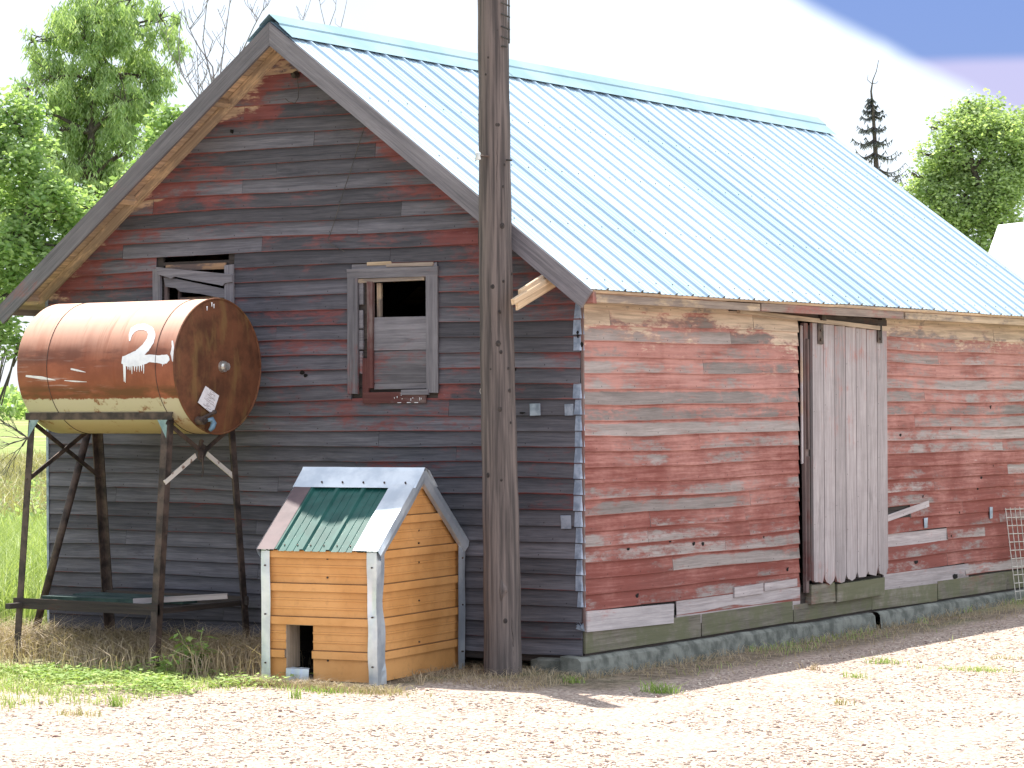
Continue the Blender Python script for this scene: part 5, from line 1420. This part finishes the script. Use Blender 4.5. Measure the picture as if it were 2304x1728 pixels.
# ------------------------------------------------------------------ trees
def tree(name, label, cat, D, trunk, blobs, mat, leaf, nleaf, seed, droop=.0, aspect=.3, limbs=None, tr=.22, wood='bark', depth=.8, clus=.10, group=None, per=12):
    """trunk: list of photo coords along the stem at depth D; blobs: (u,v,r px) crown masses"""
    random.seed(seed); rg = np.random.default_rng(seed); px = D/F
    P = [far(u, v, D) for u, v in trunk]; P[0].z = GZ
    root = thing(name, P[0], label, cat, group); mb_ = MB(); k = len(P)
    mb_.tube(P, [tr*(1-.75*i/(k-1)) for i in range(k)], 9)
    cent = []
    for u, v, r in blobs:
        dd = random.uniform(-1, 1)*depth*r*px*1.2; c = far(u, v, D)+_d*dd; cent.append((c, r*px))
        # limb from the nearest lower trunk point into the blob
        cand = [q for q in P if q.z < c.z+.1] or [P[0]]; q0 = min(cand, key=lambda q: (q-c).length+max(0, (c.z-q.z))*.15)
        mid = q0.lerp(c, .5)+Vector((0, 0, (c-q0).length*.08)); mb_.tube([q0, mid, c], [tr*.34, tr*.2, tr*.05], 6, cap=False)
        for j in range(9):
            e = c+Vector(rg.normal(0, 1, 3)).normalized()*r*px*random.uniform(.6, 1.); m2 = c.lerp(e, .5)+Vector((0, 0, .06)); s0 = q0.lerp(c, random.uniform(.55, 1.)) if j % 2 else c
            mb_.tube([s0, m2, e], [tr*.10, tr*.06, .006], 4, cap=False)
    mb_.build('trunk', MT[wood], root)
    sub = []
    for c, r in cent:
        for j in range(max(5, int(46*(r/1.0)**1.3))):
            d = rg.normal(0, 1, 3); d /= np.linalg.norm(d); sub.append((c+Vector(d)*r*(rg.random()**.4)*1.12, r*rg.uniform(.11, .27)))
    cent = sub
    wts = np.array([r**2 for _, r in cent]); wts /= wts.sum()
    allV, allC = [], []
    ncl = nleaf//per
    ids = rg.choice(len(cent), ncl, p=wts)
    for i in range(ncl):
        c, r = cent[ids[i]]; d = rg.normal(0, 1, 3); d /= np.linalg.norm(d); rad = r*(rg.random()**.45)*(1.0+.18*rg.normal())
        cc = np.array(c)+d*rad*np.array([1, 1, .95]); tone = np.clip(rg.normal(.45, .2), 0, 1)
        m = per; off = rg.normal(0, clus, (m, 3))
        if droop > 0:
            off[:, 0] *= .35; off[:, 1] *= .35; off[:, 2] = -rg.random(m)*droop
        Pn = cc+off
        a = rg.uniform(0, 2*np.pi, m)
        if droop > 0: dirv = np.stack([np.cos(a)*.45, np.sin(a)*.45, -np.ones(m)*rg.uniform(.4, 1., m)], 1)
        else: dirv = np.stack([np.cos(a), np.sin(a), rg.uniform(-.8, .5, m)], 1)
        dirv /= np.linalg.norm(dirv, axis=1)[:, None]; w_ = np.cross(dirv, rg.normal(0, 1, (m, 3))); w_ /= np.linalg.norm(w_, axis=1)[:, None]
        l = (leaf*rg.uniform(.7, 1.3, m))[:, None]
        allV.append(np.stack([Pn, Pn+dirv*l*.5+w_*l*aspect, Pn+dirv*l, Pn+dirv*l*.5-w_*l*aspect], 1).reshape(-1, 3))
        allC.append(np.repeat(np.clip(tone+rg.normal(0, .15, m), 0, 1), 4))
    raw_mesh('crown', np.vstack(allV), None, MT[mat], np.concatenate(allC), parent=root, origin=tuple(P[0]))
    return root
tree('willow_tree', 'tall bright green willow behind the left slope of the barn roof', 'tree', 60, [(232, 905), (222, 700), (214, 520), (208, 400), (205, 300), (215, 180), (240, 90)],
     [(215, 40, 85), (300, 5, 70), (340, 75, 72), (120, 100, 62), (75, 95, 35), (235, 150, 95), (165, 215, 80), (290, 235, 75), (245, 300, 95), (130, 300, 62), (180, 370, 62), (290, 340, 50), (360, 40, 45), (345, 170, 40), (205, 90, 70), (250, 60, 60), (90, 400, 62), (150, 450, 58), (60, 250, 42), (70, 330, 50), (40, 470, 50), (170, 300, 90), (230, 400, 70), (120, 180, 70), (310, 180, 60)],
     'willow', .15, 50000, 31, droop=.24, aspect=.11, tr=.17, clus=.16)
tree('broadleaf_tree', 'loose green tree at the left edge, left of the willow and above the tank', 'tree', 52, [(-60, 905), (-30, 700), (10, 560), (60, 500), (70, 420), (60, 330)],
     [(30, 270, 55), (10, 360, 62), (80, 360, 52), (120, 440, 60), (40, 470, 70), (150, 500, 58), (10, 560, 60), (90, 570, 55), (170, 560, 45), (30, 650, 52), (5, 730, 48), (45, 780, 26), (200, 470, 35), (15, 800, 24), (90, 640, 40), (60, 200, 25)],
     'poplar', .13, 15000, 32, aspect=.26, tr=.14, clus=.13)
tree('young_tree', 'thin sapling foliage showing between the willow and the roof slope', 'tree', 48, [(395, 905), (388, 600), (375, 380), (365, 290)],
     [(372, 275, 22), (392, 262, 14), (350, 330, 26), (330, 390, 26), (300, 440, 28), (350, 385, 24), (262, 495, 20)], 'poplar', .13, 2600, 33, aspect=.26, tr=.05, clus=.12)
tree('ash_tree', 'round green leafy tree behind the right end of the barn roof', 'tree', 62, [(2262, 905), (2255, 600), (2225, 480), (2190, 380), (2175, 300)],
     [(2195, 285, 46), (2135, 335, 36), (2225, 255, 34), (2262, 320, 46), (2180, 390, 52), (2098, 400, 38), (2250, 420, 50), (2072, 345, 17), (2140, 460, 40), (2098, 292, 13), (2200, 480, 40), (2300, 390, 50), (2310, 290, 40), (2182, 236, 13), (2160, 515, 28), (2056, 395, 15), (2118, 282, 12), (2075, 440, 20), (2150, 285, 20), (2095, 470, 32), (2140, 520, 36), (2190, 560, 34), (2240, 490, 40), (2060, 425, 16)],
     'ash', .105, 33000, 34, aspect=.28, tr=.16, clus=.14)
# bare tree
random.seed(41); D = 58; broot = None
bareP = [((500, 905), [(474, 200), (455, 100), (462, 0), (440, -60)]), ((500, 905), [(498, 170), (510, 90), (518, 0), (530, -50)]), ((500, 905), [(440, 215), (405, 150), (400, 60)]),
         ((500, 905), [(560, 90), (592, 40), (600, -40)]), ((500, 905), [(545, 60), (560, 25), (610, 20), (618, -40)])]
p0 = far(500, 905, D); p0.z = GZ
broot = thing('bare_tree', p0, 'leafless tree with thin upright branches just behind the barn peak', 'tree'); mb = MB()
mb.tube([p0, far(498, 600, D), far(495, 380, D), far(490, 260, D)], [.10, .07, .04, .03], 7)
def twigs(pts, r0, n=5, lv=2):
    Q = [far(u, v, D)+_d*random.uniform(-.1, .1) for u, v in pts]; mb.tube(Q, [max(.006, r0*(1-.7*i/(len(Q)-1))) for i in range(len(Q))], 5, cap=False)
    if lv == 0: return
    for j in range(n):
        i = random.randint(0, len(pts)-2); t = random.random(); u = pts[i][0]*(1-t)+pts[i+1][0]*t; v = pts[i][1]*(1-t)+pts[i+1][1]*t
        s_ = random.choice((-1, 1)); l = random.uniform(40, 100)/(3-lv); a = math.radians(random.uniform(20, 48))*s_
        e1 = (u+math.sin(a)*l*.5+random.uniform(-5, 5), v-math.cos(a)*l*.5); e2 = (u+math.sin(a*.7)*l*1.1, v-math.cos(a*.7)*l)
        twigs([(u, v), e1, e2], r0*.5, 3, lv-1)
for q in ([(490, 260), (476, 180), (455, 95), (466, 0), (470, -60)], [(492, 250), (497, 165), (505, 85), (516, 5), (520, -50)], [(488, 300), (440, 215), (408, 165), (402, 110), (408, 20)], [(494, 240), (530, 150), (572, 60), (592, 20), (600, -40)],
          [(490, 260), (478, 150), (440, 95), (422, 55), (410, 0)], [(500, 400), (446, 210), (445, 120)]):
    twigs(q, .020, 6)
mb.build('branches', MT['twig'], broot)
D = 75; p0 = far(700, 905, D); p0.z = GZ
b2 = thing('bare_tree', p0, 'sparse leafless twigs rising above the barn ridge right of the peak', 'tree'); mb = MB()
mb.tube([p0, far(705, 500, D), far(710, 250, D)], [.1, .07, .04], 6)
for q in ([(712, 250), (690, 60), (676, 55), (692, 20), (705, -20)], [(712, 250), (735, 72), (722, 20), (716, -20)], [(712, 250), (737, 70), (755, 20), (758, -20)], [(712, 250), (763, 78), (775, 30), (783, -10)], [(712, 250), (680, 50), (690, 10)]): twigs(q, .016, 3, 1)
mb.build('branches', MT['twig'], b2)
# spruce
random.seed(51); rg = np.random.default_rng(51); D = 58; px = D/F
sp0 = far(1972, 905, D); sp0.z = GZ; spr = thing('spruce_tree', sp0, 'dark narrow spruce with a bare crooked leader beyond the roof', 'tree')
mb = MB(); leader = [sp0, far(1975, 500, D), far(1972, 380, D), far(1965, 260, D), far(1960, 205, D), (far(1964, 180, D)), far(1972, 160, D), far(1977, 135, D)]
mb.tube(leader, [.13, .09, .06, .035, .022, .012, .009, .006], 8)
mb.tube([far(1961, 188, D), far(1952, 180, D), far(1953, 168, D)], [.009, .007, .004], 5); mb.tube([far(1962, 188, D), far(1972, 187, D), far(1976, 182, D)], [.009, .007, .004], 5)
LV, LC = [], []
def branch(p, a, L_, rise):
    d = Vector((math.cos(a), math.sin(a), 0)); N_ = 7; P = []
    for k in range(N_+1):
        t = k/N_; P.append(p+d*(L_*t)+Vector((0, 0, -rise*math.sin(t*2.2)*L_+.32*L_*t*t)))
    mb.tube(P, [.018*(1-.8*k/N_) for k in range(N_+1)], 4, cap=False)
    for k in range(1, N_+1):
        for j in range(5):
            q = P[k-1].lerp(P[k], random.random()); side_ = d.cross(Vector((0, 0, 1)))*random.choice((-1, 1)); l = random.uniform(.05, .16)*(1.2-.5*k/N_)
            dn_ = (side_*random.uniform(.1, .8)+d*random.uniform(0, .6)+Vector((0, 0, -random.uniform(.4, 1.1)))).normalized(); w_ = dn_.cross(Vector((random.random(), random.random(), .3))).normalized()*.016
            LV.extend([q-w_, q+w_, q+dn_*l+w_*.4, q+dn_*l-w_*.4]); LC.extend([random.random()]*4)
v = 222
while v < 560:
    t = (v-222)/340; L_ = (.10+1.30*t**.8)*random.uniform(.75, 1.1)
    c = far(1962+8*min(1, (v-200)/200), v, D)
    for k in range(7 if v > 260 else 4): branch(c, k*2*math.pi/7+random.uniform(-.3, .3)+v, L_*random.uniform(.7, 1.1), .35)
    v += random.uniform(20, 32) if v > 250 else 12
mb.build('trunk', MT['bark'], spr)
raw_mesh('needles', np.array([tuple(x) for x in LV]), None, MT['needle'], np.array(LC), parent=spr, origin=tuple(sp0))

# white farm building at the right
e0, e1, r0_, r1_ = far(2196, 650, 46), far(2420, 650, 46), far(2246, 506, 49.5), far(2420, 486, 49.5)
k0 = e0.lerp(r0_, .35)+Vector((0, 0, .05))
wbld = thing('white_shed', (e0.x, e0.y, GZ), 'bright white metal farm shed at the right edge beyond the barn', 'shed')
back = (r0_-e0); back.z = 0; r2_, r3_ = e1+back*2, e0+back*2
mb = MB(); mb.quad([e0, e1, r1_, r0_]); mb.quad([r0_, r1_, r2_, r3_]); mb.build('roof', MT['whitemetal'], wbld)
mb = MB()
def dn(p): return Vector((p.x, p.y, GZ))
for a, b_ in ((e0, e1), (e1, r2_), (r2_, r3_), (r3_, e0)): mb.quad([dn(a), dn(b_), b_-Vector((0, 0, .01)), a-Vector((0, 0, .01))])
mb.quad([e0-Vector((0, 0, .01)), r0_-Vector((0, 0, .01)), r3_-Vector((0, 0, .01))]); mb.quad([e1, r2_, r1_])
mb.build('wall', MT['whitemetal'], wbld)

# distant shelter belt on the horizon at left
def belt(name, u0, u1, D, h, n, seed, mat, sc_=1.):
    rg_ = np.random.default_rng(seed); us = rg_.uniform(u0, u1, n); V_ = []
    for i in range(n):
        hh = h*(.55+.45*abs(mnoise.noise(Vector((us[i]*.02, 0, seed)))))*rg_.random()**.6
        p = np.array(far(us[i], 905, D+rg_.uniform(-8, 8))); p[2] = GZ+hh; s = rg_.uniform(.5, 1.1)*sc_
        a = rg_.normal(0, 1, 3); a /= np.linalg.norm(a); b_ = np.cross(a, rg_.normal(0, 1, 3)); b_ /= np.linalg.norm(b_)
        V_ += [p, p+a*s*.6+b_*s*.4, p+a*s*1.2, p+a*s*.6-b_*s*.4]
    o = raw_mesh(name, np.array(V_), None, mat, rg_.random(4*n)); o['kind'] = 'stuff'; return o
belt('distant_woods', -500, 420, 330, 5.5, 5000, 3, MT['poplar'])
belt('green_brush', -260, 140, 40, .75, 5000, 6, MT['poplar'], .07)
